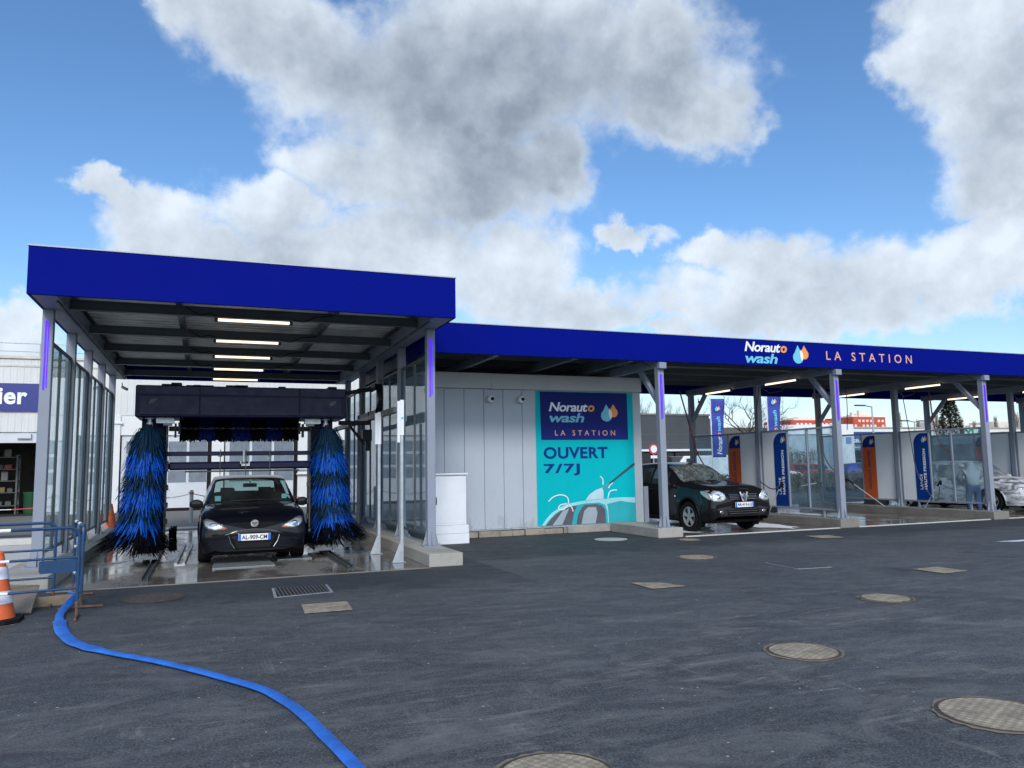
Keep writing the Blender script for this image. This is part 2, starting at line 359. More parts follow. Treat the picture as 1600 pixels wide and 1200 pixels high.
ASPH = mk_asphalt(); WET = mk_wet()
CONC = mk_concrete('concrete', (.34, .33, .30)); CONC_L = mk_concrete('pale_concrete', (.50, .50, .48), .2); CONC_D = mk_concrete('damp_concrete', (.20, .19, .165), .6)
ROAD = simple('old_asphalt', (.13, .125, .12), .85, var=.15, bump=.3)
FASCIA = simple('blue_fascia', (.0003, .0052, .185), .7, var=.03, vs=.6, rv=.04); FASCIA.node_tree.nodes['Principled BSDF'].inputs['Specular IOR Level'].default_value = .05
NAVY = simple('navy_panel', (.0055, .008, .034), .45, var=.06, spec=.25)
NAVYD = simple('navy_frame', (.002, .003, .030), .45, var=.08, spec=.2)
POST = simple('lavender_grey_paint', (.235, .265, .325), .5, var=.05, spec=.3)
STEEL = simple('galvanised_steel', (.42, .46, .50), .45, .55, var=.14, vs=9)
DSTEEL = simple('dark_steel', (.075, .085, .09), .5, .3, var=.15)
BEAM = simple('beam_paint', (.085, .11, .125), .45, var=.08)
DECK = mk_corrug('ribbed_deck', (.26, .255, .24), .25, 1, .38, .5, .03, .12)
def mk_panel():
    t = MT('grey_cladding'); pos = t.node('ShaderNodeNewGeometry').outputs['Position']; sep = t.node('ShaderNodeSeparateXYZ'); t.l.new(pos, sep.inputs[0])
    c = t.ramp(t.noise(1.2, 5, .55, pos), [(.3, (.385, .44, .505)), (.7, (.415, .47, .535))])
    low = t.ramp(sep.outputs[2], [(.12, 1.0), (.65, 0.0)]); sp = t.ramp(t.math('ADD', t.noise(9, 7, .7, t.scale((1, 1, .35), pos)), t.math('MULTIPLY', low, .22)), [(.62, 0.0), (.80, .45)])
    run = t.ramp(t.noise(1, 6, .7, t.scale((16, 16, .5), pos)), [(.60, 0.0), (.78, .22)])
    c = t.mix(t.math('MAXIMUM', sp, run), c, (.20, .205, .20)); t.set('Base Color', c); t.set('Roughness', .5); t.set('Specular IOR Level', .35); return t.m
PANEL = mk_panel()
COPE = simple('coping_metal', (.40, .44, .48), .4, var=.05, vs=2)
WHITE = simple('white_paint', (.70, .73, .78), .45, var=.04)
WPANEL = simple('white_panel', (.76, .79, .82), .5, var=.05, vs=1.0)
BLACK = simple('black_plastic', (.006, .006, .007), .5, var=.2, spec=.2)
RUBBER = simple('rubber', (.008, .008, .009), .8, var=.2, bump=.2, spec=.15)
CHROME = simple('chrome', (.75, .76, .78), .12, 1.0, var=.03)
ALLOY = simple('alloy', (.34, .35, .37), .4, .35, var=.05)
SCREENG = glass('screen_glass', (.80, .89, .92), 1.5, .0, .14, (.45, .55, .62))
CARG = glass('car_glass', (.55, .68, .66), 1.5, .0, .03)
DARKG = simple('dark_glass', (.012, .018, .022), .06, var=.2)
LAMPG = glass('lamp_glass', (.92, .94, .96), 1.45, .02, .05)
TUBE = emit('lit_tube', (1.0, .84, .62), .95)
VIOLET = emit('violet_led', (.07, .0, 1.0), .62)
TEAL = simple('teal_print', (.0, .42, .48), .6, spec=.1, var=.03)
PNAVY = simple('navy_print', (.012, .022, .16), .6, spec=.1, var=.04)
INKB = simple('ink_blue', (.003, .03, .20), .6, spec=.1, var=.04)
PWHITE = simple('white_print', (.78, .80, .86), .45, var=.02)
PSKY = simple('light_blue_print', (.14, .50, .68), .45, var=.02)
PORANGE = simple('orange_print', (.80, .30, .045), .45, var=.02)
PPINK = simple('salmon_print', (.72, .36, .27), .45, var=.02)
OSIGN = simple('orange_panel', (.58, .11, .026), .6, spec=.1, var=.05)
OCONE = simple('orange_cone_plastic', (.62, .115, .03), .5, var=.1, vs=8)
REFL = simple('reflective_white', (.60, .62, .70), .5, var=.1, vs=12)
BRP = simple('blue_barrier_paint', (.007, .045, .125), .45, var=.15, vs=10)
RUST = simple('rusty_steel', (.13, .075, .05), .8, var=.4, vs=14, bump=.3)
HOSE = simple('blue_lay_flat_hose', (.020, .135, .52), .55, var=.28, vs=5, bump=.25, bs=18)
CAST = simple('cast_iron', (.235, .195, .145), .75, .1, var=.25, vs=12, bump=.4)
CASTD = simple('dark_cast_iron', (.05, .045, .04), .7, .2, var=.3, vs=12, bump=.4)
WALLW = mk_corrug('white_ribbed_wall', (.60, .61, .60), .22, 0, .5, 0, .015, .05)
DOORW = simple('roller_door_white', (.55, .58, .62), .5, var=.05)
WINPANE = simple('dull_pane', (.17, .20, .24), .25, var=.15)
PLATEW = simple('plate_white', (.75, .76, .80), .35, var=.02)
PLATEB = simple('plate_blue', (.02, .13, .55), .35, var=.02)
INKBLK = simple('ink_black', (.01, .01, .012), .5, var=.05)
SEAT = simple('dark_fabric', (.022, .022, .025), .85, var=.2)

# ================================================================ the setting
def sheet(name, x0, x1, y0, y1, z, m, kind='structure', label=None, n=1):
    b = MB()
    b.add([(x0, y0, z), (x1, y0, z), (x1, y1, z), (x0, y1, z)], [(0, 1, 2, 3)])
    return b.build(name, m, kind=kind, recalc=False, label=label)
sheet('ground', -900, 1500, -300, 1700, 0, ASPH)
sheet('wash_bay_floor', -1.86, 3.2, 11.6, 22.3, .006, WET)
sheet('bay_floor', 9.3, 40, 13.9, 22.5, .006, WET)
sheet('service_road', -40, 4.28, 22.9, 33.5, .004, ROAD)
sheet('pale_apron', -40, -2.55, 13.0, 19.6, .005, CONC_L)
b = MB(); b.box(-40, -2.9, 19.6, 19.95, 0, .14); b.build('apron_kerb', CONC_L, bevel=.015, kind='structure')
b = MB(); b.box(-2.9, 4.2, 22.45, 22.9, 0, .05); b.build('rear_kerb', CONC_L, bevel=.015, kind='structure')
# metal angle at the slab edges
b = MB(); b.box(-1.86, 3.2, 11.575, 11.6, 0, .012); b.build('slab_edge', CONC_D, kind='structure')
b = MB(); b.box(9.3, 40, 13.84, 13.9, 0, .02); b.build('slab_edge', CONC_L, kind='structure')
b = MB(); b.add([(13.45, 10.14, .005), (13.75, 9.95, .005), (18.2, 9.83, .005), (18.2, 10.0, .005)], [(0, 1, 2, 3)])
tag(b.build('road_marking', WHITE, recalc=False), None, None, None, 'structure')

# concrete plinths carrying the posts
def plinth(x0, x1, y0, y1, h, label, mats=(CONC,), name='concrete_plinth'):
    b = MB(); b.box(x0, x1, y0, y1, 0, h)
    o = b.build(name, list(mats), bevel=.012, seg=2, origin=((x0+x1)/2, y0, 0)); tag(o, label, 'plinth', 'concrete plinths under the canopy posts'); return o
plinth(-2.55, -1.86, 11.7, 22.2, .20, 'long concrete plinth on the left side of the car wash bay, behind the blue barrier')
plinth(3.2, 3.74, 11.64, 22.2, .20, 'concrete plinth with a squared end between the car wash bay and the white cabinet')
plinth(8.66, 9.26, 13.88, 15.9, .20, 'short concrete plinth at the grey kiosk corner beside the black SUV')
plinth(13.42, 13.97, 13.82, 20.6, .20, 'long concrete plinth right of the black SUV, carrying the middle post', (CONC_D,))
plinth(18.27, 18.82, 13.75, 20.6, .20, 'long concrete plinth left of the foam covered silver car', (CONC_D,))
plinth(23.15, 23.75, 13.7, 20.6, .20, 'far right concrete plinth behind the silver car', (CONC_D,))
for (x0, x1, y0) in ((3.205, 3.735, 11.632),):
    pass

# ================================================================ canopies
def canopy_post(root, x, y, z0, z1, led=None, face=-1, strip=True):
    b = MB(); w = .072
    b.box(x-w, x+w, y-w, y+w, z0+.012, z1)                                   # square tube
    po = b.build('post', POST, root, bevel=.006)
    b = MB(); b.box(x-.15, x+.15, y-.15, y+.15, z0, z0+.014)
    for sx, sy in ((1, 0), (-1, 0), (0, 1), (0, -1)):
        p0 = Vector((x+sx*w, y+sy*w, z0+.014)); o = Vector((sx, sy, 0)); n = Vector((sy, sx, 0))*.006
        b.prism([p0-n, p0+o*.07-n, p0+Vector((0, 0, .26))-n], n*2)
    b.build('base_plate', POST, po, bevel=.003)
    for sx in (-1, 1):
        for sy in (-1, 1): b = MB(); b.lathe([(.017, z0+.014), (.017, z0+.03), (.010, z0+.03), (.010, z0+.05)], 8, (x+sx*.12, y+sy*.12, 0)); b.build('bolt', CHROME, po)
    if led:
        b = MB(); yy = y-w
        b.box(x-.030, x-.008, yy-.012, yy, led[0], led[1]); b.box(x+.008, x+.022, yy-.010, yy, led[0]+.03, led[1]-.02)
        b.build('light_strip', VIOLET, po)
    return po
# ---- left canopy
LC = thing('car_wash_canopy', 'tall blue fronted canopy over the roller brush car wash bay at left', 'canopy', (.7, 11.75, 0))
X0, X1, YF, YB, ZB, ZT = -2.28, 3.69, 11.75, 21.95, 3.90, 4.56
b = MB(); b.box(X0, X1, YF, YF+.05, ZB, ZT); b.box(X0, X0+.05, YF+.05, YB, ZB, ZT); b.box(X1-.05, X1, YF+.05, YB, ZB, ZT); b.box(X0+.05, X1-.05, YB-.05, YB, ZB, ZT)
b.build('fascia', FASCIA, LC, bevel=.004)
b = MB(); b.box(X0-.012, X1+.012, YF-.012, YF+.07, ZT, ZT+.018); b.build('coping_trim', COPE, LC)
for xa, xb in ((X0+.05, X0+.30), (X1-.30, X1-.05)):
    b = MB(); b.box(xa, xb, YF+.05, YB-.05, ZB+.0, ZB+.012); x = xb if xa < 0 else xa-.05; b.box(x, x+.05, YF+.05, YB-.05, ZB, ZB+.22); b.build('soffit_tray', POST, LC)
b = MB()                                                                      # trapezoid deck seen from below
y = YF+.05; pr = .26; z = ZB+.32
k = 0
while y < YB-.3:
    zz = z
    b.add([(X0+.35, y, zz), (X1-.35, y, zz), (X1-.35, y+.12, zz), (X0+.35, y+.12, zz)], [(0, 1, 2, 3)])
    b.add([(X0+.35, y+.12, zz), (X1-.35, y+.12, zz), (X1-.35, y+.15, zz+.04), (X0+.35, y+.15, zz+.04)], [(0, 1, 2, 3)])
    b.add([(X0+.35, y+.15, zz+.04), (X1-.35, y+.15, zz+.04), (X1-.35, y+.23, zz+.04), (X0+.35, y+.23, zz+.04)], [(0, 1, 2, 3)])
    b.add([(X0+.35, y+.23, zz+.04), (X1-.35, y+.23, zz+.04), (X1-.35, y+.26, zz), (X0+.35, y+.26, zz)], [(0, 1, 2, 3)])
    y += .26
b.box(X0+.05, X1-.05, YF+.05, YB-.05, ZB+.40, ZB+.42)
DECKM = simple('galvanised_deck', (.80, .78, .72), .36, .2, var=.2, vs=2.5, rv=.08)
b.build('roof_deck', DECKM, LC)
PY = [12.85, 14.95, 17.0, 19.1, 21.2]
for y in PY:
    b = MB(); xa, xb = X0+.30, X1-.30
    b.box(xa, xb, y-.05, y+.05, ZB+.02, ZB+.03); b.box(xa, xb, y-.05, y+.05, ZB+.16, ZB+.17); b.box(xa, xb, y-.006, y+.006, ZB+.03, ZB+.16)
    b.build('beam', BEAM, LC)
for x in (-.45, 1.95):
    b = MB(); b.box(x-.045, x+.045, YF+.05, YB-.1, ZB+.18, ZB+.31); b.build('purlin', BEAM, LC)
for x in (X0+.075, X1-.155):
    for i, y in enumerate(PY):
        xx = -2.19 if x < 0 else 3.56
        canopy_post(LC, xx, y, .20, ZB, (2.72, 3.73) if i == 0 else None)
b = MB()
for x in (-1.97, 3.34): b.box(x-.012, x+.012, 12.1, YB-.2, ZB-.03, ZB+.0)
b.build('cable_tray', DSTEEL, LC)
# cables along beams to lights
for y in PY[:4]:
    b = MB(); b.tube([(-.35, y-.06, ZB+.14), (-.15, y-.07, ZB+.03), (.02, y-.07, ZB+.07), (.10, y-.06, ZB+.03)], .008, 5)
    b.build('cable', BLACK, LC); b = MB(); b.tube([(1.25, y-.06, ZB+.03), (1.42, y-.07, ZB+.0), (1.6, y-.07, ZB+.09), (1.9, y-.06, ZB+.13)], .008, 5); b.build('cable', BLACK, LC)
def tube_light(a, bb, label, grp='tube lights under the canopies'):
    a, bb = Vector(a), Vector(bb); d = (bb-a).normalized()
    t = thing('tube_light', label, 'light', tuple((a+bb)/2), grp)
    q = MB(); q.tube([a, bb], .023, 10); q.build('tube', TUBE, t)
    q = MB(); q.tube([a-d*.05, a], .034, 8); q.tube([bb, bb+d*.05], .034, 8)
    q.bar(a+Vector((0, 0, .045)), bb+Vector((0, 0, .045)), .05, .02); q.build('housing', DSTEEL, t)
names = ['first tube light, nearest the blue fascia of the car wash canopy', 'second tube light from the front under the car wash canopy', 'third tube light from the front, in the middle of the car wash ceiling', 'fourth tube light from the front under the car wash canopy', 'fifth and rearmost tube light, just above the brush gantry']
for y, n in zip(PY, names): tube_light((.12, y-.07, ZB-.03), (1.20, y-.07, ZB-.03), 'warm '+n)

# ---- right canopy
RC = thing('bay_canopy', 'long low blue canopy with lettering over the jet wash bays and grey kiosk', 'canopy', (12, 13.9, 0))
A0, A1, BF, BB, RZB, RZT = 3.76, 34.0, 13.9, 20.3, 3.67, 4.25
b = MB(); b.box(A0, A1, BF, BF+.05, RZB, RZT); b.box(A0, A0+.05, BF+.05, 15.4, RZB, RZT); b.box(A0+.05, A1, BB-.05, BB, RZB-.02, RZT); b.box(A1-.05, A1, BF+.05, BB-.05, RZB, RZT)
b.build('fascia', FASCIA, RC, bevel=.004); b = MB(); b.box(A0, A0+.05, 15.4, BB, RZB, RZT); b.build('side_trim', BEAM, RC)
b = MB(); b.box(A0-.012, A1+.012, BF-.012, BF+.07, RZT, RZT+.018); b.build('coping_trim', COPE, RC)
b = MB(); y = BF+.06
while y < BB-.3:
    zz = RZB+.36
    for (ya, za, yb2, zb2) in ((y, zz, y+.12, zz), (y+.12, zz, y+.15, zz+.04), (y+.15, zz+.04, y+.23, zz+.04), (y+.23, zz+.04, y+.26, zz)):
        b.add([(A0+.05, ya, za), (A1-.05, ya, za), (A1-.05, yb2, zb2), (A0+.05, yb2, zb2)], [(0, 1, 2, 3)])
    y += .26
b.box(A0+.05, A1-.05, BF+.05, BB-.05, RZB+.42, RZB+.44)
b.build('roof_deck', simple('dark_deck', (.26, .26, .25), .4, .4, var=.2, vs=2.5), RC)
for y in (14.6, 15.9, 17.2, 18.5, 19.7):
    b = MB(); b.box(A0+.06, A1-.06, y-.03, y+.03, RZB+.20, RZB+.34); b.build('purlin', BEAM, RC)
RX = [8.92, 13.70, 18.60, 23.45, 28.3]
for i, x in enumerate(RX):
    b = MB(); b.box(x-.07, x+.07, BF+.06, BB-.3, RZB-.10, RZB+.08); b.box(x-.085, x+.085, BF-.02, BF+.10, RZB-.15, RZB-.02)
    b.build('rafter', POST, RC, bevel=.006)
    for y in (14.05, 16.80, 19.85):
        if i == 0 and y > 14.5: 
            if y < 17: continue
        canopy_post(RC, x, y, .20, RZB-.10, (2.45, 3.42) if y < 14.5 else None)
    for (ya, yb) in ((14.05, 14.85), (19.85, 19.05)):
        b = MB(); b.bar((x, ya, 2.75), (x, yb, RZB-.06), .10, .10, upv=(1, 0, 0)); b.build('knee_brace', POST, RC, bevel=.005)
for x in (5.2, 6.9, 8.2):
    b = MB(); b.box(x-.05, x+.05, BF+.06, BB-.3, RZB-.02, RZB+.14); b.build('rafter', BEAM, RC)
for x in RX[:4]:
    b = MB(); b.tube([(x-.08, 14.2, RZB-.1), (x-.3, 14.35, RZB+.1), (x-.35, 15.0, RZB+.05), (x-.12, 15.5, RZB-.12)], .012, 5)
    b.build('cable', DSTEEL, RC); b = MB(); b.tube([(x+.12, 16.8, RZB-.15), (x+.5, 16.9, RZB-.28), (x+1.0, 17.0, RZB-.2), (x+1.3, 17.0, RZB+.15)], .014, 5); b.build('cable', DSTEEL, RC)
# lettering on the fascia
yl = BF-.004
def drops(b, x, z, w, h, y, ux=(1, 0, 0), mats=(0, 1, 2), uy=(0, 0, 1)):
    """two overlapping drops, left one larger and lower"""
    o = Vector((x, y, z)) if not isinstance(x, Vector) else x
    ux, uy = Vector(ux), Vector(uy); n = ux.cross(uy)
    def drop(cx, cy, r, top, lay, m, clipx=None):
        pts = []
        for i in range(29):
            a = R(-230)+R(280)*i/28                                          # from upper left round the bottom to upper right
            pts.append((cx+r*math.cos(a), cy+r*math.sin(a)))
        pts.append((cx, top))
        b.prism([o+ux*(p[0]*w)+uy*(p[1]*h)+n*(.001+lay) for p in pts], n*.003, m)
    drop(.72, .52, .25, .97, .000, mats[1]); drop(.32, .35, .31, .97, .005, mats[0])
    pts = [(.44, .63), (.50, .74), (.585, .61), (.625, .50), (.635, .38), (.60, .27), (.54, .19), (.48, .28), (.45, .40), (.45, .52)]
    b.prism([o+ux*(p[0]*w)+uy*(p[1]*h)+n*.010 for p in pts], n*.003, mats[2])
def logo(root, x, y, z, w, h, norm=(1, 0, 0), uy=(0, 0, 1), nname='lettering'):
    """x,y,z = lower left; w,h = box of wordmark plus drops"""
    o = Vector((x, y, z)); ux = Vector(norm); uz = Vector(uy)
    q = MB(); q.text('Noraut', o+uz*h*.53, ux, uz, w*.64*.86, h*.45, .006, .022, .22, .93); q.build(nname, PWHITE, root)
    q = MB(); q.text('o', o+ux*w*.64*.865+uz*h*.53, ux, uz, w*.64*.15, h*.325, .006, .03, .15, 1); q.build(nname, PORANGE, root)
    q = MB(); q.text('wash', o+ux*w*.005, ux, uz, w*.64*.77, h*.46, .006, .022, .22, .95); q.build(nname, PSKY, root)
    q = MB(); drops(q, o+ux*w*.74+uz*h*.02, 0, w*.26, h*.93, 0, ux, uy=uz); q.build('emblem', [PSKY, PORANGE, PWHITE], root)
logo(RC, 11.05, yl, 3.715, 1.80, .49)
q = MB(); q.text('LA STATION', (13.36, yl, 3.86), (1, 0, 0), (0, 0, 1), 2.68, .205, .006, .004, 0, 1.75); q.build('lettering', PPINK, RC)
rl = ['rear tube light of the bay above the black SUV', 'front tube light of the bay above the black SUV', 'rear tube light right of the middle LED post', 'front tube light right of the middle LED post', 'rear tube light behind the right hand LED post', 'front tube light near the right end of the canopy']
i = 0
for x in (13.54, 18.44, 23.29):
    tube_light((x, 18.85, 3.53), (x, 17.7, 3.53), 'warm '+rl[i]); i += 1
    tube_light((x, 16.25, 3.53), (x, 15.1, 3.53), 'warm '+rl[i]); i += 1

# ================================================================ glass screens
def screen_run(name, label, x, segs, z0, z1, mull=True, th=.05):
    t = thing(name, label, 'glass screen', (x, segs[0][0], 0), 'glass screens between canopy posts')
    for (ya, yb) in segs:
        q = MB(); f = .045
        q.box(x-th/2, x+th/2, ya, yb, z0, z0+f); q.box(x-th/2, x+th/2, ya, yb, z1-f, z1)
        q.box(x-th/2, x+th/2, ya, ya+f, z0+f, z1-f); q.box(x-th/2, x+th/2, yb-f, yb, z0+f, z1-f)
        ym = (ya+yb)/2
        if mull: q.box(x-th/2, x+th/2, ym-.015, ym+.015, z0+f, z1-f)
        q.build('frame', DSTEEL if th < .045 else POST, t, bevel=.003)
        if mull:
            for (u, v) in ((ya+f, ym-.015), (ym+.015, yb-f)):
                q = MB(); q.box(x-.004, x+.004, u, v, z0+f, z1-f); q.build('pane', SCREENG, t)
        else:
            q = MB(); q.box(x-.004, x+.004, ya+f, yb-f, z0+f, z1-f); q.build('pane', SCREENG, t)
    return t
segL = [(PY[i]+.08, PY[i+1]-.08) for i in range(4)]
screen_run('glass_screen', 'tall glass screen along the left side of the car wash bay', -2.19, segL, .36, 3.48, th=.044)
screen_run('glass_screen', 'tall glass screen along the right side of the car wash bay by the grey kiosk', 3.56, segL, .36, 3.48, th=.044)
SG = 'jet wash bay dividers'
def divider(x, label, white_far=True, glass_first=True):
    t = thing('bay_divider', label, 'divider', (x, 14.2, 0), SG); th = .05; z0, z1 = .36, 2.34; f = .045
    def fr(ya, yb, cuts):
        q = MB(); q.box(x-th/2, x+th/2, ya, yb, z0, z0+f); q.box(x-th/2, x+th/2, ya, yb, z1-f, z1)
        for c in cuts: q.box(x-th/2, x+th/2, c-f/2, c+f/2, z0+f, z1-f)
        q.build('frame', POST, t, bevel=.003)
    fr(14.14, 16.71, (14.165, 15.05, 15.74, 16.685)); fr(16.89, 19.76, (16.915, 18.12, 19.735))
    for (u, v) in ((14.19, 15.03), (15.07, 15.72)):
        q = MB(); q.box(x-.004, x+.004, u, v, z0+f, z1-f); q.build('pane', SCREENG, t)
    q = MB(); q.box(x-.004, x+.004, 18.145, 19.71, z0+f, z1-f); q.build('pane', SCREENG, t)
    q = MB(); q.box(x-.012, x+.012, 15.765, 16.66, z0+f, z1-f); q.build('panel', WPANEL, t)
    q = MB(); q.box(x-.012, x+.012, 16.94, 18.095, z0+f, z1-f); q.build('panel', WPANEL, t)
    for yy in (14.6, 16.2, 17.2, 19.2): q = MB(); q.box(x-.02, x+.02, yy-.02, yy+.02, .2, z0); q.build('foot', POST, t)
    return t
divider(13.70, 'glass and white panel divider between the black SUV and the middle bay')
divider(18.60, 'glass and white panel divider in front of the silver car and the person')
divider(23.45, 'rightmost white panel divider, behind the foamy silver car')
def bay_sign(x, ya, yb, z0, z1, kind, label):
    """panel facing -X; ya = camera side edge, top corner toward the rear is rounded"""
    t = thing('bay_sign', label, 'sign', (x, (ya+yb)/2, z0), 'tall signs on the bay dividers')
    xs = x-.013; w = yb-ya; r = w*.62; pts = [(ya, z0), (yb, z0), (yb, z1-r)]
    for i in range(1, 9):
        a = R(90)*i/8; pts.append((yb-r+r*math.cos(a), z1-r+r*math.sin(a)))
    pts.append((ya, z1))
    q = MB(); q.prism([(xs, p[0], p[1]) for p in pts], (-.006, 0, 0)); 
    cap = z1-.34
    if kind == 'blue':
        q.build('panel', simple('blue_sign_print', (.003, .04, .24), .6, var=.03, spec=.1), t)
    else:
        q.build('panel', PNAVY, t)
        q = MB(); q.box(xs-.010, xs-.0065, ya, yb, z0, cap); q.build('lower_panel', OSIGN, t)
    xq = xs-.0105
    q = MB(); drops(q, Vector((xq, ya+w*.42, z1-.27)), 0, .17, .19, 0, (0, -1, 0)); q.build('emblem', [PSKY, PORANGE, PWHITE], t)
    # text reads bottom to top: baseline toward the camera (lower y)
    if kind == 'blue':
        q = MB(); q.text('LANCE', (xq, ya+w*.52, z0+.30), (0, 0, 1), (0, 1, 0), .42, w*.17, .003, .004, 0, 1.05); q.build('lettering', PWHITE, t)
        q = MB(); q.text('HAUTE PRESSION', (xq, ya+w*.22, z0+.30), (0, 0, 1), (0, 1, 0), 1.12, w*.18, .003, .03, 0, 1.02); q.build('lettering', PWHITE, t)
    else:
        q = MB(); q.text('PRODUIT', (xq, ya+w*.40, z0+.28), (0, 0, 1), (0, 1, 0), .58, w*.20, .003, .004, 0, 1.02); q.build('lettering', INKB, t)
        q = MB(); q.text('JANTES', (xq, ya+w*.40, z0+.92), (0, 0, 1), (0, 1, 0), .50, w*.20, .003, .02, 0, 1.02); q.build('lettering', INKB, t)
    return t
for x, w in ((13.70, 'right of the black SUV'), (18.60, 'left of the person in the grey hood'), (23.45, 'behind the foamy silver car')):
    bay_sign(x, 15.77, 16.24, .40, 2.26, 'blue', 'tall blue LANCE HAUTE PRESSION sign '+w)
for x, w in ((13.70, 'just behind the black SUV bonnet'), (18.60, 'behind the middle LED post beside a leaning lance'), (23.45, 'right of the person, above the silver car')):
    bay_sign(x, 17.60, 18.08, .40, 2.26, 'orange', 'tall orange PRODUIT JANTES sign '+w)

# ================================================================ grey technical kiosk
KX0, KX1, KY = 4.30, 9.62, 16.05
K = thing('kiosk_building', 'grey metal clad technical building with teal poster under the long canopy', 'building', (7, 16.05, 0))
q = MB(); q.box(KX0+.03, KX1-.03, KY+.03, 25.5, .0, 3.55)
q.build('wall', PANEL, K)
q = MB(); x = KX0; ws = []                                                     # cladding planks with shadow joints
while x < KX1-.02:
    w = .455; xe = min(x+w, KX1); q.box(x+.005, xe-.005, KY, KY+.029, .17, 3.22); x = xe
y = KY+.03
while y < 25.4:
    q.box(KX0, KX0+.029, y+.004, min(y+.451, 25.5), .17, 3.22); y += .455
q.build('cladding', PANEL, K, bevel=.004)
q = MB(); q.box(KX0-.02, 5.83, KY-.045, KY+.02, 3.235, 3.58); q.box(5.832, KX1+.03, KY-.047, KY+.02, 3.23, 3.575); q.box(KX0-.045, KX0-.0, KY+.021, 25.5, 3.235, 3.58); q.box(KX1-.02, KX1+.03, KY+.021, 25.5, 3.23, 3.575)
q.build('coping', COPE, K, bevel=.006)
q = MB(); q.box(KX1-.20, KX1+.004, KY-.012, KY-.001, .17, 3.22); q.box(KX1+.0, KX1+.012, KY, KY+.3, .17, 3.22); q.build('corner_trim', COPE, K)
q = MB(); q.box(KX0-.02, KX1+.02, KY-.03, KY+.01, .145, .168); q.build('base_trim', STEEL, K)
random.seed(4)
q = MB()
x = 4.9
while x < 7.6:
    w = random.uniform(.25, .5); q.box(x, min(x+w-.01, 7.6), KY-.05-random.uniform(0, .05), KY+.2, 0, .11+random.uniform(0, .03)); x += w
q.build('rough_footing', mk_concrete('rough_footing', (.30, .27, .22), .75), K, bevel=.015, seg=2)
q = MB(); q.box(7.61, 9.1, KY-.09, KY+.2, 0, .142); q.box(9.11, 9.62, KY-.22, KY+.2, 0, .13); q.build('footing', CONC, K, bevel=.012)
q = MB(); q.box(9.63, 9.75, 16.0, 16.06, .15, 1.0); tag(q.build('metal_upstand', POST, bevel=.01, origin=(9.7, 16, .15)), 'short grey metal upstand at the right corner of the grey kiosk', 'upstand')
# poster
P = thing('wall_poster', 'large teal opening hours poster with a car and a spray lance on the grey kiosk', 'poster', (8.1, KY, .2))
px0, px1, pz0, pz1 = 6.90, 9.42, .185, 3.21; yp = KY-.004
q = MB(); q.box(px0, px1, yp-.004, yp, pz0, pz1); q.build('sheet', TEAL, P)
q = MB(); q.prism([(7.01, yp-.005, 3.20), (9.27, yp-.005, 3.20), (9.27, yp-.005, 2.10), (7.03, yp-.005, 2.10)], (0, -.003, 0)); q.build('title_block', PNAVY, P)
ys = yp-.0095
logo(P, 7.23, ys, 2.50, 1.79, .47)
q = MB(); q.text('LA STATION', (7.37, ys, 2.20), (1, 0, 0), (0, 0, 1), 1.55, .12, .003, .002, 0, 1.7); q.build('lettering', PPINK, P)
q = MB(); q.text('OUVERT', (7.08, ys+.004, 1.67), (1, 0, 0), (0, 0, 1), 1.63, .27, .003, .032, 0, 1.06); q.build('lettering', INKB, P)
q = MB(); q.text('7/7J', (7.08, ys+.004, 1.29), (1, 0, 0), (0, 0, 1), .90, .27, .003, .030, 0, 1.15); q.build('lettering', INKB, P)
yo = yp-.005
def flat(pts, lay, m, name, root=P, y=yo):
    q = MB(); q.prism([(a, y-lay, z) for a, z in pts], (0, -.002, 0)); return q.build(name, m, root)
PT2 = simple('car_teal_print', (.03, .36, .42), .6, spec=.1, var=.05); PTL = simple('car_highlight_print', (.30, .62, .68), .4, var=.1)
PGLS = simple('printed_window', (.085, .085, .11), .4, var=.1); PGLL = simple('printed_reflection', (.30, .37, .42), .4, var=.12)
car_out = [(7.0, .19), (7.1, .32), (7.25, .46), (7.45, .58), (7.7, .66), (8.05, .71), (8.5, .73), (8.9, .76), (9.41, .75), (9.41, .19)]
flat(car_out, .0, PTL, 'printed_car')
flat([(7.08, .19), (7.2, .33), (7.33, .44), (7.5, .53), (7.74, .60), (8.1, .65), (8.45, .66), (8.60, .60), (8.66, .45), (8.67, .19)], .0025, PT2, 'printed_car')
flat([(8.69, .19), (8.68, .5), (8.66, .62), (9.0, .68), (9.41, .62), (9.41, .19)], .0027, PT2, 'printed_car')
flat([(7.10, .19), (7.24, .34), (7.38, .45), (7.52, .53), (7.74, .60), (7.88, .60), (7.80, .45), (7.74, .19)], .005, PGLS, 'printed_window')
flat([(7.86, .19), (7.90, .40), (8.0, .56), (8.08, .615), (8.35, .63), (8.50, .60), (8.60, .50), (8.62, .19)], .005, PGLS, 'printed_window')
flat([(7.26, .19), (7.52, .50), (7.68, .55), (7.5, .19)], .0075, PGLL, 'printed_reflection')
flat([(7.98, .19), (8.06, .48), (8.16, .56), (8.36, .56), (8.40, .42), (8.34, .19)], .0075, PGLL, 'printed_reflection')
flat([(8.10, .72), (8.20, .84), (8.38, .95), (8.57, 1.0), (8.57, .74)], .0025, simple('spray_print', (.45, .62, .72), .5, var=.1), 'printed_spray')
flat([(8.72, 1.10), (8.75, 1.07), (9.42, 1.50), (9.42, 1.56), (9.35, 1.53)], .005, simple('lance_print', (.02, .06, .08), .4), 'printed_lance')
flat([(8.55, .98), (8.58, .94), (8.75, 1.08), (8.73, 1.10), (8.62, 1.03)], .0025, simple('lance_tip_print', (.12, .25, .30), .4), 'printed_lance')
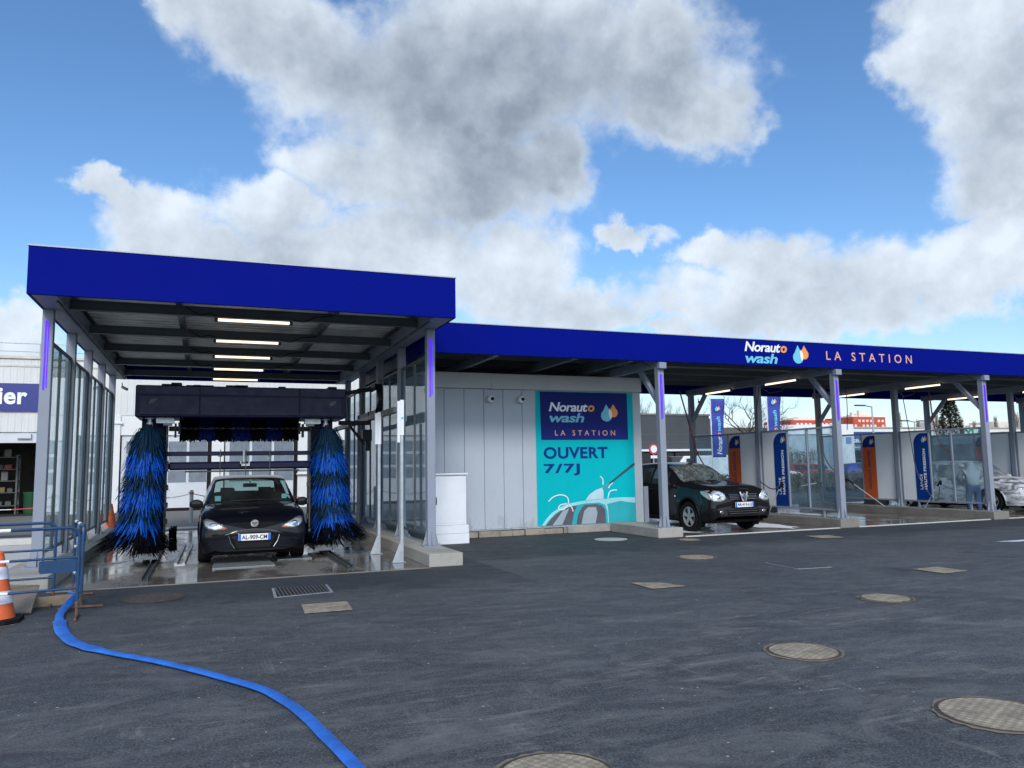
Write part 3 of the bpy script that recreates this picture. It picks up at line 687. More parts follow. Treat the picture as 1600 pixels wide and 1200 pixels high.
def squig(pts, w=.022):
    q = MB(); k = []
    for i in range(len(pts)-1):
        for s in range(6):
            t = s/6; p0 = pts[max(i-1, 0)]; p1 = pts[i]; p2 = pts[i+1]; p3 = pts[min(i+2, len(pts)-1)]
            k.append(tuple(.5*((2*p1[d])+(-p0[d]+p2[d])*t+(2*p0[d]-5*p1[d]+4*p2[d]-p3[d])*t*t+(-p0[d]+3*p1[d]-3*p2[d]+p3[d])*t**3) for d in (0, 1)))
    k.append(pts[-1])
    for i in range(len(k)-1):
        q.bar((k[i][0], yo-.009, k[i][1]), (k[i+1][0], yo-.009, k[i+1][1]), w, .001, upv=(0, 1, 0))
    q.build('printed_squiggle', PWHITE, P)
squig([(7.17, .72), (7.30, .82), (7.48, .86), (7.64, .80), (7.66, .66), (7.56, .54), (7.42, .54), (7.46, .63), (7.62, .65), (7.74, .58), (7.78, .48)])
squig([(8.50, 1.26), (8.56, 1.18), (8.56, 1.06)]); squig([(8.70, .98), (8.76, 1.06), (8.82, 1.10)]); squig([(8.68, .76), (8.72, .88), (8.80, .93), (8.92, .93)])
for x, n in ((5.80, 'left hand round wall lamp on the grey kiosk'), (6.52, 'right hand round wall lamp on the grey kiosk, nearer the poster')):
    t = thing('round_wall_lamp', n, 'wall lamp', (x, KY, 3.0), 'round lamps on the kiosk wall')
    q = MB(); q.lathe([(.055, 0), (.075, -.03), (.085, -.09), (.07, -.15), (.045, -.17)], 20, (x, KY, 3.0), 'y'); q.build('housing', WPANEL, t, smooth=30)
    q = MB(); q.lathe([(.04, -.171), (.04, -.19), (.02, -.20)], 14, (x+.01, KY, 3.0), 'y'); q.build('lens', BLACK, t, smooth=30)
# white cabinet
C = thing('white_cabinet', 'white electrical cabinet with black handle against the grey kiosk', 'cabinet', (4.6, 14.95, 0))
q = MB(); q.box(4.18, 4.90, 15.0, 15.4, .37, 1.36); q.build('door_body', WHITE, C, bevel=.008)
q = MB(); q.box(4.22, 4.86, 14.992, 14.999, .41, 1.31); q.build('door', WHITE, C, bevel=.003)
q = MB(); q.box(4.15, 4.93, 14.965, 15.43, 1.362, 1.40); q.build('lid', WHITE, C, bevel=.006)
q = MB(); q.box(4.165, 4.945, 14.965, 15.44, .0, .20); q.box(4.17, 4.94, 14.97, 15.435, .203, .366); q.build('plinth', WHITE, C, bevel=.006)
q = MB(); q.box(4.245, 4.275, 14.97, 14.99, .78, .93); q.build('handle', BLACK, C, bevel=.004)

# ================================================================ roller brush gantry
G = thing('brush_gantry', 'navy roller brush gantry straddling the dark hatchback in the car wash bay', 'car wash gantry', (.62, 14.6, 0))
gx0, gx1, gy0, gy1 = -1.12, 2.35, 14.2, 15.25
q = MB(); q.box(gx0, gx1, gy0, gy1, 2.43, 2.97); q.build('header', NAVYD, G, bevel=.02)
for (a, c) in ((-1.05, -.13), (-.115, 1.52), (1.535, 2.28)):
    q = MB(); q.box(a, c, gy0-.02, gy0-.002, 2.47, 2.79); q.build('panel', NAVY, G, bevel=.006)
for (a, c) in ((-1.1, -.13), (-.115, 1.52), (1.535, 2.33)):
    q = MB(); q.box(a, c, gy0-.018, gy0-.002, 2.815, 2.955); q.build('panel', NAVY, G, bevel=.004)
for cx in (-.86, 2.10):
    q = MB()
    for k in range(3):
        q.bar((cx+k*.035-.05, gy0-.024, 2.66+k*.006), (cx+k*.035+.0, gy0-.024, 2.73+k*.006), .014, .004, upv=(0, 1, 0))
    q.bar((cx-.03, gy0-.024, 2.655), (cx+.05, gy0-.024, 2.70), .012, .004, upv=(0, 1, 0))
    q.build('emblem', DSTEEL, G)
for (a, c) in ((-1.05, -.66), (1.80, 2.2)):
    q = MB(); q.box(a, c, 14.78, 15.3, .18, 2.43); q.build('column', NAVYD, G, bevel=.02)
    s = 1 if a < 0 else -1; e = c if a < 0 else a
    q = MB(); q.box(min(e, e+s*.03), max(e, e+s*.03), 14.70, 14.95, .2, 2.4); q.build('guide_rail', DSTEEL, G, bevel=.004)
    for z in (.35, .62, .9, 1.2): q = MB(); q.box(min(e+s*.03, e+s*.06), max(e+s*.03, e+s*.06), 14.72, 14.84, z, z+.09); q.build('bracket', DSTEEL, G, bevel=.005)
for (a, c) in ((-1.13, -.70), (1.84, 2.33)):
    q = MB(); q.box(a, c, 14.35, 15.4, .07, .175); q.build('foot', WHITE, G, bevel=.01)
    q = MB(); q.lathe([(.055, -.03), (.055, .03)], 16, ((a+c)/2, 14.5, .061), 'x'); q.lathe([(.055, -.03), (.055, .03)], 16, ((a+c)/2, 15.25, .061), 'x'); q.build('wheel', DSTEEL, G)
q = MB(); q.box(-.66, 1.82, 14.56, 14.66, 1.785, 1.86); q.build('cross_bar', NAVY, G, bevel=.01)
q = MB(); q.box(-.60, 1.80, 14.54, 14.72, 1.54, 1.68); q.build('cross_bar', NAVY, G, bevel=.03)
q = MB(); q.box(-.66, -.60, 14.55, 14.7, 1.52, 1.70); q.box(1.80, 1.86, 14.55, 14.7, 1.52, 1.70); q.box(-.34, 1.58, 14.60, 14.66, 1.5, 1.53); q.build('end_clamp', DSTEEL, G, bevel=.01)
q = MB(); q.box(.56, .70, 14.50, 14.54, 1.60, 1.64); q.box(.56, .58, 14.50, 14.54, 1.60, 1.68); q.box(.70, .72, 14.50, 14.54, 1.60, 1.68); q.lathe([(.022, 0), (.022, .22)], 10, (.62, 14.51, 1.66)); q.build('valve', STEEL, G)
for x in (.23, .655, 1.06):
    q = MB(); q.tube([(x, 14.50, 1.42), (x, 14.50, 1.5)], [.004, .010], 6); q.tube([(x, 14.50, 1.5), (x, 14.50, 1.89)], .008, 6); q.box(x-.035, x+.035, 14.49, 14.54, 1.765, 1.78); q.build('spray_nozzle', DSTEEL, G)
for s, x in ((1, -.90), (-1, 2.02)):
    q = MB(); q.lathe([(.05, 0), (.05, .06), (.035, .06), (.035, .12), (.08, .12), (.08, .16)], 14, (x, 14.42, 2.29)); q.box(x+s*.10, x+s*.38, 14.35, 14.5, 2.34, 2.43); q.lathe([(.045, -.07), (.045, .07)], 12, (x+s*.28, 14.42, 2.34), 'x'); q.build('brush_drive', STEEL, G, smooth=30)
    q = MB(); q.box(x+s*.40-.015, x+s*.40+.015, 14.4, 14.55, 2.10, 2.34); q.box(x+s*.46-.02, x+s*.46+.02, 14.45, 14.55, 2.16, 2.36); q.build('hose_bracket', BLACK, G)
q = MB(); random.seed(8)
for k in range(9):
    x = random.uniform(gx0+.2, gx1-.3); q.box(x, x+random.uniform(.1, .35), gy0+.1, gy0+.4, 2.97, 2.97+random.uniform(.02, .06))
q.build('roof_fittings', BLACK, G, bevel=.006)
BR_T = simple('bristle_dark_teal', (.005, .024, .052), .7, spec=.1, var=.35, vs=30); BR_B = simple('bristle_blue', (.0025, .068, .40), .6, spec=.15, var=.3, vs=30)
BR_K = simple('bristle_black', (.0015, .002, .004), .7, spec=.1, var=.3, vs=30); BR_N = simple('bristle_navy', (.004, .012, .09), .7, spec=.1, var=.3)
def strip(b, p, d0, L, w, m, side, grav=.35, wave=0):
    pts = []; d = d0.normalized(); q = p.copy(); n = 4
    for i in range(n+1):
        pts.append(q.copy()); q += d*L/n; d = (d+Vector((0, 0, -grav/n))+side*wave/n).normalized()
    vs = []
    for i, c in enumerate(pts):
        ww = w*(1 if i < n else .55)/2; vs += [c-side*ww, c+side*ww]
    b.add(vs, [(2*i, 2*i+1, 2*i+3, 2*i+2) for i in range(n)], m)
def vbrush(root, top, bot, s, name='vertical_brush', seed=1):
    rnd = random.Random(seed); b = MB(); top, bot = Vector(top), Vector(bot); levels = 34
    for i in range(levels):
        t = i/(levels-1); c = top.lerp(bot, t)
        mk = lambda t: 0 if t < .13 else 1 if t < .30 else 0 if t < .44 else 1 if t < .60 else 0 if t < .72 else 1 if t < .83 else 2
        rr = .17+.04*min(1, t*5)
        flare = .44+.04*t+(max(0, t-.80)*3.4); L = .34+.04*t+(.10 if t > .83 else 0)
        nn = 95 if t < .83 else 130
        for k in range(nn):
            a = 2*math.pi*(k+rnd.random())/nn
            rad = Vector((math.cos(a), math.sin(a), 0)); side = Vector((-math.sin(a), math.cos(a), 0))
            side = (side+Vector((0, 0, rnd.uniform(-.5, .5)))).normalized()
            m = mk(t+rnd.uniform(-.035, .035)); f = flare*rnd.uniform(.75, 1.25)
            out = Vector((-s*1.0, -.15, 0))*(.16*t+max(0, t-.7)*1.6)
            d = Vector((0, 0, -1))*(1-min(f, .9)*.55)+rad*f+out*(.5 if rad.x*s > 0 else 1.0)+Vector((rnd.uniform(-.1, .1), rnd.uniform(-.1, .1), 0))
            strip(b, c+rad*rr*(.6+.4*rnd.random())+Vector((0, 0, rnd.uniform(-.03, .03))), d, L*rnd.uniform(.8, 1.15), rnd.uniform(.013, .022), m, side, .45 if m < 2 else .25, rnd.uniform(-.25, .25))
    o = b.build(name, [BR_T, BR_B, BR_K], root, recalc=False)
    b = MB(); b.tube([top+Vector((0, 0, .08)), bot+Vector((0, 0, .0))], .06, 10); b.build('shaft', BLACK, o)
vbrush(G, (-.92, 14.40, 2.24), (-1.02, 14.38, .42), 1, seed=3)
vbrush(G, (2.05, 14.40, 2.24), (2.16, 14.38, .42), -1, seed=5)
rnd = random.Random(9); b = MB()
for i in range(66):
    x = -.42+1.98*i/65; k = int((x+.42)/1.98*7); m = 1 if k in (1, 3, 5) else 0
    for j in range(26):
        a = 2*math.pi*(j+rnd.random())/26; d = Vector((rnd.uniform(-.08, .08), math.cos(a), math.sin(a)))
        strip(b, Vector((x+rnd.uniform(-.015, .015), 14.86, 2.27)), d, rnd.uniform(.20, .245), .030, m, Vector((1, 0, 0)), .3)
tb = b.build('top_brush', [BR_K, BR_N], G, recalc=False)
q = MB(); q.tube([(-.62, 14.86, 2.27), (1.80, 14.86, 2.27)], .045, 10); q.build('shaft', DSTEEL, tb)
for x in (-.50, 1.70):
    b = MB()
    for i in range(5):
        for j in range(40):
            a = 2*math.pi*(j+rnd.random())/40
            strip(b, Vector((x+(i-2)*.022, 14.75, .37)), Vector((rnd.uniform(-.1, .1), math.cos(a), math.sin(a))), rnd.uniform(.19, .23), .022, 0, Vector((1, 0, 0)), .15)
    wb = b.build('wheel_brush', BR_K, G, recalc=False); s = -1 if x < 0 else 1
    q = MB(); q.tube([(x, 14.75, .37), (x+s*.2, 14.75, .37)], .03, 8); q.box(x+s*.08-.02, x+s*.08+.02, 14.68, 14.82, .30, .44); q.build('axle', STEEL, wb)
# floor rails
for x, n in ((-.76, 'left floor rail of the gantry, ending near the slab edge'), (2.09, 'right floor rail of the gantry, ending near the slab edge')):
    q = MB(); q.box(x-.05, x+.05, 12.05, 21.5, .008, .020); q.box(x-.045, x-.03, 12.08, 21.5, .02, .055); q.box(x+.03, x+.045, 12.08, 21.5, .02, .055)
    tag(q.build('floor_rail', DSTEEL, bevel=.003, origin=(x, 12.05, 0)), n, 'rail', 'gantry floor rails')
q = MB(); q.bar((-.42, 12.6+1.2, .03), (-.36, 17.6, .03), .05, .045); q.bar((-.30, 13.8, .03), (-.22, 17.6, .03), .04, .04); q.bar((-.44, 13.78, .02), (-.27, 13.78, .02), .06, .03)
tag(q.build('wheel_guide', STEEL, bevel=.004, origin=(-.4, 13.8, 0)), 'low steel wheel guide beside the left wheels of the dark hatchback', 'wheel guide')
GRATE = MT('grating_steel'); vv = GRATE.node('ShaderNodeTexBrick'); vv.inputs['Scale'].default_value = 22; vv.inputs['Mortar Size'].default_value = .03; vv.offset = 0
GRATE.l.new(GRATE.co, vv.inputs['Vector']); vv.inputs['Color1'].default_value = (.20, .23, .24, 1); vv.inputs['Color2'].default_value = (.26, .29, .30, 1); vv.inputs['Mortar'].default_value = (.45, .48, .50, 1)
GRATE.set('Base Color', vv.outputs[0]); GRATE.set('Metallic', .5); GRATE.set('Roughness', .35); GRATE = GRATE.m
q = MB(); q.box(.13, 1.06, 13.05, 13.42, .008, .022); q.box(.15, 1.04, 13.43, 14.6, .008, .02); q.box(.13, .16, 13.0, 13.05, .008, .03); tag(q.build('floor_grating', GRATE, origin=(.6, 13.1, 0)), 'steel floor grating under the nose of the dark hatchback', 'grating')
q = MB(); q.box(1.16, 1.72, 13.78, 14.3, .008, .024); tag(q.build('floor_grating', GRATE, origin=(1.4, 13.8, 0)), 'small steel floor grating by the right front wheel of the dark hatchback', 'grating')

# cable rail with energy chain
T = thing('cable_rail', 'overhead steel cable rail with black looped energy chain right of the gantry', 'cable rail', (2.97, 12.47, 0))
q = MB(); q.bar((2.97, 12.9, 2.50), (2.97, 19.5, 2.50), .09, .10); q.build('rail', DSTEEL, T, bevel=.01)
q = MB(); q.tube([(2.99, 12.9, 2.53), (2.97, 12.52, 2.56)], .012, 6); q.build('cable', STEEL, T)
q = MB(); pts = []
for i in range(22):
    a = R(-90)+R(180)*i/21; pts.append(Vector((3.02, 14.6-.22*math.cos(a)-.0, 2.83+.24*math.sin(a))))
pts = [Vector((3.02, 16.5, 2.59)), Vector((3.02, 15.4, 2.59))]+pts+[Vector((3.0, 15.1, 3.07)), Vector((2.8, 15.3, 3.05)), Vector((2.4, 15.3, 2.98)), Vector((2.1, 15.2, 2.95))]
for i in range(len(pts)-1):
    d = (pts[i+1]-pts[i]); q.bar(pts[i]+d*.06, pts[i+1]-d*.02, .09, .075, upv=(1, 0, 0) if abs(d.x) < .01 else (0, 0, 1))
    q.bar(pts[i], pts[i]+d*.1, .11, .10, upv=(1, 0, 0) if abs(d.x) < .01 else (0, 0, 1))
q.build('energy_chain', BLACK, T, bevel=.004)
q = MB(); q.box(2.35, 2.95, 15.0, 15.08, 2.36, 2.44); q.bar((2.55, 15.04, 2.36), (2.85, 15.04, 1.98), .05, .05); q.box(2.80, 2.98, 14.96, 15.10, 2.05, 2.27); q.tube([(2.9, 15.0, 2.06), (2.91, 15.0, 1.98), (2.9, 15.0, 1.86)], .04, 8); q.build('carrier_arm', BLACK, T, bevel=.006)
for yy, zt in ((12.47, 2.55), (13.92, 2.45), (15.95, 2.45)):
    q = MB(); x = 2.97 if yy < 13 else 2.90; q.box(x-.025, x+.025, yy-.02, yy+.02, .012, zt)
    q.prism([(x-.022, yy-.03, .012), (x-.16, yy-.03, .012), (x-.022, yy-.03, .36)], (0, .008, 0)); q.box(x-.16, x+.06, yy-.06, yy+.06, .008, .016)
    q.prism([(x+.022, yy-.03, .012), (x+.022, yy+.09, .012), (x+.022, yy-.03, .32)], (.006, 0, 0))
    po = q.build('stand', STEEL if yy < 15 else DSTEEL, T, bevel=.003)
    if yy < 14:
        q = MB(); q.box(x-.075, x-.03, yy-.025, yy+.02, zt-.62 if yy < 13 else zt-.5, zt+.06); q.box(x-.03, x+.035, yy-.027, yy-.0205, zt-.5, zt+.08); q.build('clamp_plate', WHITE, po, bevel=.003)
        if yy < 13:
            q = MB(); q.lathe([(.022, 0), (.022, -.004)], 12, (x+.005, yy-.0275, 2.33), 'y'); q.build('blue_dot', PSKY, po)
# cameras under canopies
def cctv(p, d, label):
    t = thing('security_camera', label, 'security camera', p, 'small bullet cameras under the canopies'); p = Vector(p); d = Vector(d).normalized()
    q = MB(); q.tube([p, p+d*.03, p+d*.16, p+d*.17], [.03, .035, .035, .028], 12); q.build('body', POST, t, smooth=30)
    q = MB(); q.tube([p+d*.02, p+Vector((0, 0, .10))], .012, 6); q.build('bracket', POST, t)
cctv((-1.95, 20.9, 3.60), (.8, -.5, -.45), 'small bullet camera at the rear left corner of the car wash canopy')
cctv((9.25, 19.6, 3.38), (.5, -.6, -.5), 'small bullet camera on the rear post behind the black SUV')
cctv((13.78, 19.6, 3.38), (.5, -.6, -.5), 'small bullet camera on the rear post seen left of the middle LED post')

# ================================================================ vehicles
def pchip(xs, ys, x):
    n = len(xs); d = [(ys[i+1]-ys[i])/(xs[i+1]-xs[i]) for i in range(n-1)]; m = [0]*n
    for i in range(1, n-1):
        m[i] = 0 if d[i-1]*d[i] <= 0 else 2*d[i-1]*d[i]/(d[i-1]+d[i])
    m[0], m[-1] = d[0], d[-1]
    i = 0
    while i < n-2 and x > xs[i+1]: i += 1
    h = xs[i+1]-xs[i]; t = (x-xs[i])/h
    return ys[i]*(1+2*t)*(1-t)**2+m[i]*h*t*(1-t)**2+ys[i+1]*t*t*(3-2*t)+m[i+1]*h*t*t*(t-1)
class Car:
    def __init__(s, st, fine=1.0):
        s.st = st; s.ys = [r[0] for r in st]; s.L = s.ys[-1]
    def par(s, y): return [pchip(s.ys, [r[k] for r in s.st], y) for k in range(1, 10)]
    def ring(s, y, nA=4, nB=6, nC=6, nD=8):
        wS, zS, wM, zM, wB, zB, wR, zR, zT = s.par(y); h = []
        for i in range(nA): t = i/nA; h.append((wS+(wM-wS)*math.sin(t*math.pi/2), zS+(zM-zS)*t))
        for i in range(nB): t = i/nB; h.append((wM+(wB-wM)*t*t, zM+(zB-zM)*t))
        for i in range(nC): t = i/nC; h.append((wB+(wR-wB)*t+.018*math.sin(t*math.pi), zB+(zR-zB)*t))
        for i in range(nD+1): a = i/nD*math.pi/2; h.append((wR*math.cos(a)**.62 if i < nD else 0, zR+(zT-zR)*math.sin(a)))
        s.k = (nA, nA+nB, nA+nB+nC, nA+nB+nC+nD)
        return h
def build_car(name, label, cat, st, paint, glassm, spec, detail=True, group=None):
    """local frame: front bumper at y=0 facing -Y, wheels on z=0"""
    c = Car(st); t = thing(name, label, cat, (0, 0, 0), group)
    yb = sorted(set([0, .02, .05, .1, .16, .24, .34]+[round(.34+.09*i, 3) for i in range(1, int((c.L-.34)/.09))]+[c.L-.1, c.L-.04, c.L]+spec['cuts']))
    rings = [c.ring(y) for y in yb]; nh = len(rings[0]); n = 2*nh-1
    verts = []
    for y, h in zip(yb, rings):
        for i in range(n):
            x, z = h[i] if i < nh else h[n-1-i]; verts.append((x if i < nh else -x, y, z))
    kA, kB, kC, kD = c.k
    body = MB(); gls = {'windscreen': [], 'rear_window': []}; bf = []
    ws0, ws1 = spec['screen']; rw0, rw1 = spec['rear']; sw = spec['side']
    for j in range(len(yb)-1):
        ym = (yb[j]+yb[j+1])/2
        for i in range(n-1):
            ii = i if i < nh-1 else n-2-i
            f = (j*n+i, j*n+i+1, (j+1)*n+i+1, (j+1)*n+i)
            vx = [verts[a] for a in f]; cz = sum(v[2] for v in vx)/4; cx = abs(sum(v[0] for v in vx)/4)
            if ii >= kC+1 and ws0 < ym < ws1: gls['windscreen'].append(f); continue
            if ii >= kC+1 and rw0 < ym < rw1: gls['rear_window'].append(f); continue
            if kB <= ii < kC-0 and any(a < ym < b2 for a, b2 in sw) and ii >= kB and ii < kC-1: gls.setdefault('side_window %d %d' % (i < nh, [a < ym < b2 for a, b2 in sw].index(True)), []).append(f); continue
            if ii < kB and any((ym-wy)**2+(cz-wz)**2 < wr**2 for wy, wz, wr in spec['arch']): continue
            bf.append(f)
    body.add(verts, bf); 
    # nose and tail caps
    for base, rev in ((0, False), ((len(yb)-1)*n, True)):
        zz = sum(verts[base+i][2] for i in range(n))/n; ci = len(body.v); body.v.append((0, verts[base][1], zz))
        for i in range(n):
            f = (base+i, base+(i+1) % n, ci); body.f.append(list(f if not rev else f[::-1])); body.mi.append(0)
    def cleaned(mb):
        used = sorted({i for f in mb.f for i in f}); mp = {a: b2 for b2, a in enumerate(used)}
        mb.v = [mb.v[i] for i in used]; mb.f = [[mp[i] for i in f] for f in mb.f]; return mb
    bo = cleaned(body).build('body', paint, t, smooth=35)
    bvh = BVHTree.FromPolygons([Vector(v) for v in verts], [(j*n+i, j*n+i+1, (j+1)*n+i+1, (j+1)*n+i) for j in range(len(yb)-1) for i in range(n-1)]+[(i, (i+1) % n, n*0) for i in range(1, n-1)])
    for k, fs in gls.items():
        if not fs: continue
        g = MB(); g.add(verts, fs); g = cleaned(g)
        g.build(k.split()[0], spec.get('wsmat', glassm) if k == 'windscreen' else glassm, t, smooth='all')
    # underbody and wheel wells
    q = MB(); w = st[4][1]-.06
    q.box(-w, w, .25, c.L-.25, st[4][2]-.04, st[4][2]+.02)
    for wy, wz, wr in spec['arch']:
        for s in (-1, 1):
            arc = [(s*(w-.10), wy+math.cos(a)*wr, wz+math.sin(a)*wr) for a in [R(-35)+R(250)*i/14 for i in range(15)]]
            o = s*(st[4][3]-.012-w+.10)
            for i in range(14):
                a1, a2 = arc[i], arc[i+1]; q.add([a1, a2, (a2[0]+o, a2[1], a2[2]), (a1[0]+o, a1[1], a1[2])], [(0, 1, 2, 3)])
            q.add(arc, [tuple(range(15))])
    q.build('underbody', RUBBER, t)
    # wheels
    for wy, wz, wr in spec['arch']:
        for s in (-1, 1):
            xo = s*(spec['track']/2); wroot = MB(); tw = .10; rr = spec['wr']
            wroot.lathe([(rr*.66, -tw*.9), (rr*.93, -tw), (rr, -tw*.6), (rr, tw*.6), (rr*.93, tw), (rr*.66, tw*.9)], 28, (xo, wy, rr), 'x', caps=not detail)
            ty = wroot.build('wheel', RUBBER, t, smooth=35)
            if detail:
                q = MB(); q.lathe([(rr*.66, -tw*.2), (rr*.66, s*tw*.86), (rr*.61, s*tw*.90), (rr*.60, s*tw*.3)], 28, (xo, wy, rr), 'x', caps=False)
                q.lathe([(rr*.14, s*tw*.5), (rr*.14, s*tw*.78)], 12, (xo, wy, rr), 'x')
                for k in range(5):
                    a = R(72)*k+.3; p = Vector((xo+s*tw*.62, wy, rr)); d = Vector((0, math.cos(a), math.sin(a)))
                    sd_ = Vector((0, -math.sin(a), math.cos(a)))
                    q.prism([p+d*rr*.10-sd_*.03, p+d*rr*.62-sd_*.045, p+d*rr*.62+sd_*.045, p+d*rr*.10+sd_*.03], (s*.02, 0, 0))
                q.build('rim', ALLOY, ty, smooth=30)
                q = MB(); q.lathe([(rr*.6, s*tw*.05), (rr*.6, s*tw*.1)], 20, (xo, wy, rr), 'x'); q.build('brake_disc', BLACK, ty)
    # arch lips
    for wy, wz, wr in spec['arch']:
        for s in (-1, 1):
            q = MB(); pts = []
            for i in range(17):
                a = R(-28)+R(236)*i/16; y_, z_ = wy+math.cos(a)*wr*1.0, wz+math.sin(a)*wr*1.0
                hit = bvh.ray_cast(Vector((s*3, y_, z_)), Vector((-s, 0, 0)))
                if hit[0] is not None: pts.append((hit[0].x+s*.004, y_, z_))
            if len(pts) > 3: q.tube(pts, .018, 6); q.build('wheel_arch', spec.get('lip', paint), t, smooth=True)
    def decal(nm, outline, mat, off=.006, axis='y', parent=t, k=5, side=1, label=None, hole=None, mirror=False):
        """outline in (x,z) for axis y, (y,z) for axis x; projected on the body"""
        cx = sum(p[0] for p in outline)/len(outline); cz = sum(p[1] for p in outline)/len(outline); m = len(outline)
        vs = []; fs = []
        for r_ in range(k, 0, -1):
            for p in outline:
                u, v = cx+(p[0]-cx)*r_/k, cz+(p[1]-cz)*r_/k; vs.append((u, v))
        vs.append((cx, cz)); P3 = []
        last = None
        for u, v in vs:
            if axis == 'y': h = bvh.ray_cast(Vector((u, -2, v)), Vector((0, 1, 0)))
            else: h = bvh.ray_cast(Vector((side*3, u, v)), Vector((-side, 0, 0)))
            if h[0] is None: P3.append(None)
            else: P3.append(h[0]+(Vector((0, -off, 0)) if axis == 'y' else Vector((side*off, 0, 0))))
        good = [p for p in P3 if p is not None]
        if not good: return None
        P3 = [p if p is not None else (Vector((vs[i][0], good[0].y, vs[i][1])) if axis == 'y' else Vector((good[0].x, vs[i][0], vs[i][1]))) for i, p in enumerate(P3)]
        for r_ in range(k-1):
            for i in range(m): fs.append((r_*m+i, r_*m+(i+1) % m, (r_+1)*m+(i+1) % m, (r_+1)*m+i))
        for i in range(m): fs.append(((k-1)*m+i, (k-1)*m+(i+1) % m, k*m))
        q = MB(); q.add(P3, fs); o = q.build(nm, mat, parent, smooth='all', label=label)
        if parent is not None:
            sm = o.modifiers.new('solid', 'SOLIDIFY'); sm.thickness = .006; sm.offset = 0
        return o
    return t, c, decal, bvh
def hy(bv, x, z):
    h = bv.ray_cast(Vector((x, -2, z)), Vector((0, 1, 0)))[0]
    return h.y if h is not None else .05
def oct_(cx, cz, rx, rz, n=16, p=2.0):
    return [(cx+rx*math.copysign(abs(math.cos(a))**(2/p), math.cos(a)), cz+rz*math.copysign(abs(math.sin(a))**(2/p), math.sin(a))) for a in [2*math.pi*i/n for i in range(n)]]
def lerp_outline(pts, n=4):
    o = []
    for i, p in enumerate(pts):
        q = pts[(i+1) % len(pts)]
        for k in range(n): o.append((p[0]+(q[0]-p[0])*k/n, p[1]+(q[1]-p[1])*k/n))
    return o
def plate(t, txt, w, x, y, z, right_blue=True):
    q = MB(); q.box(x-w/2, x+w/2, y-.012, y, z-w*.105, z+w*.105); p = q.build('number_plate', PLATEW, t, bevel=.003)
    q = MB(); q.box(x-w/2+.002, x-w/2+w*.085, y-.015, y-.0125, z-w*.1, z+w*.1); q.build('blue_band', PLATEB, p)
    q = MB(); q.box(x+w/2-w*.085, x+w/2-.002, y-.015, y-.0125, z-w*.1, z+w*.1)
    q.build('blue_band', PLATEB, p)
    q = MB(); q.text(txt, (x-w*.39, y-.013, z-w*.068), (1, 0, 0), (0, 0, 1), w*.78, w*.136, .003, .02, 0, 1.02); q.build('lettering', INKBLK, p)
    return p
HATCH = [(0,.58,.25,.69,.42,.65,.56,.50,.64,.675),(.06,.71,.20,.79,.43,.76,.63,.58,.70,.725),(.20,.77,.19,.835,.46,.80,.71,.65,.775,.81),(.50,.785,.19,.845,.52,.825,.79,.70,.855,.90),
    (.82,.785,.19,.845,.55,.82,.84,.71,.90,.945),(1.12,.785,.20,.845,.58,.81,.875,.70,.93,.975),(1.68,.78,.20,.845,.6,.79,.92,.61,1.34,1.385),(2.35,.78,.20,.845,.6,.79,.95,.615,1.39,1.43),
    (3.0,.78,.20,.84,.6,.78,.99,.60,1.37,1.42),(3.5,.77,.20,.83,.6,.76,1.01,.57,1.29,1.35),(3.75,.75,.20,.81,.6,.74,.98,.60,1.03,1.06),(3.88,.62,.3,.70,.55,.66,.8,.5,.85,.86)]
SUV = [(0,.64,.38,.76,.52,.70,.79,.56,.87,.90),(.07,.77,.30,.84,.52,.79,.86,.62,.93,.96),(.28,.83,.27,.88,.56,.84,.935,.67,1.0,1.035),(.75,.84,.26,.885,.6,.85,.98,.70,1.05,1.09),
    (1.2,.84,.26,.89,.62,.845,1.02,.70,1.10,1.15),(2.0,.84,.26,.89,.62,.83,1.06,.61,1.48,1.545),(2.6,.84,.26,.89,.62,.83,1.09,.62,1.54,1.60),(3.5,.84,.26,.885,.62,.82,1.14,.59,1.51,1.58),
    (3.95,.82,.26,.87,.62,.80,1.18,.55,1.40,1.48),(4.18,.78,.30,.84,.6,.78,1.05,.6,1.1,1.12),(4.3,.68,.38,.76,.58,.70,.82,.5,.88,.9)]
def interior(t, yd, zs, w, seats_y, zroof, headrest=True):
    q = MB(); q.prism([(-w, yd, zs-.25), (-w, yd+.05, zs+.02), (-w, yd+.35, zs+.03), (-w, yd+.5, zs-.2)], (2*w, 0, 0)); q.build('dashboard', SEAT, t, bevel=.03, seg=2)
    for x in (-.36, .36):
        for y in seats_y:
            q = MB(); q.prism([(x-.23, y, .35), (x-.23, y+.14, .35), (x-.23, y+.27, zs+.03), (x-.23, y+.19, zs+.06)], (.46, 0, 0)); q.box(x-.12, x+.12, y+.19, y+.29, zs+.10, zs+.30); q.box(x-.05, x-.035, y+.21, y+.23, zs+.0, zs+.12); q.box(x+.035, x+.05, y+.21, y+.23, zs, zs+.12)
            q.build('seat', SEAT, t, bevel=.04, seg=2)
def mirror(t, x, y, z, s, mat):
    q = MB(); q.lathe([(.02, -.05), (.075, -.045), (.098, 0), (.085, .05), (.05, .06)], 16, (x+s*.09, y, z), 'y'); q.v = [(x+s*.09+(v[0]-x-s*.09)*1.15, v[1], z+(v[2]-z)*.82) for v in q.v]
    q.bar((x-s*.03, y, z-.06), (x+s*.06, y, z-.04), .05, .04); q.build('door_mirror', mat, t, smooth=40)
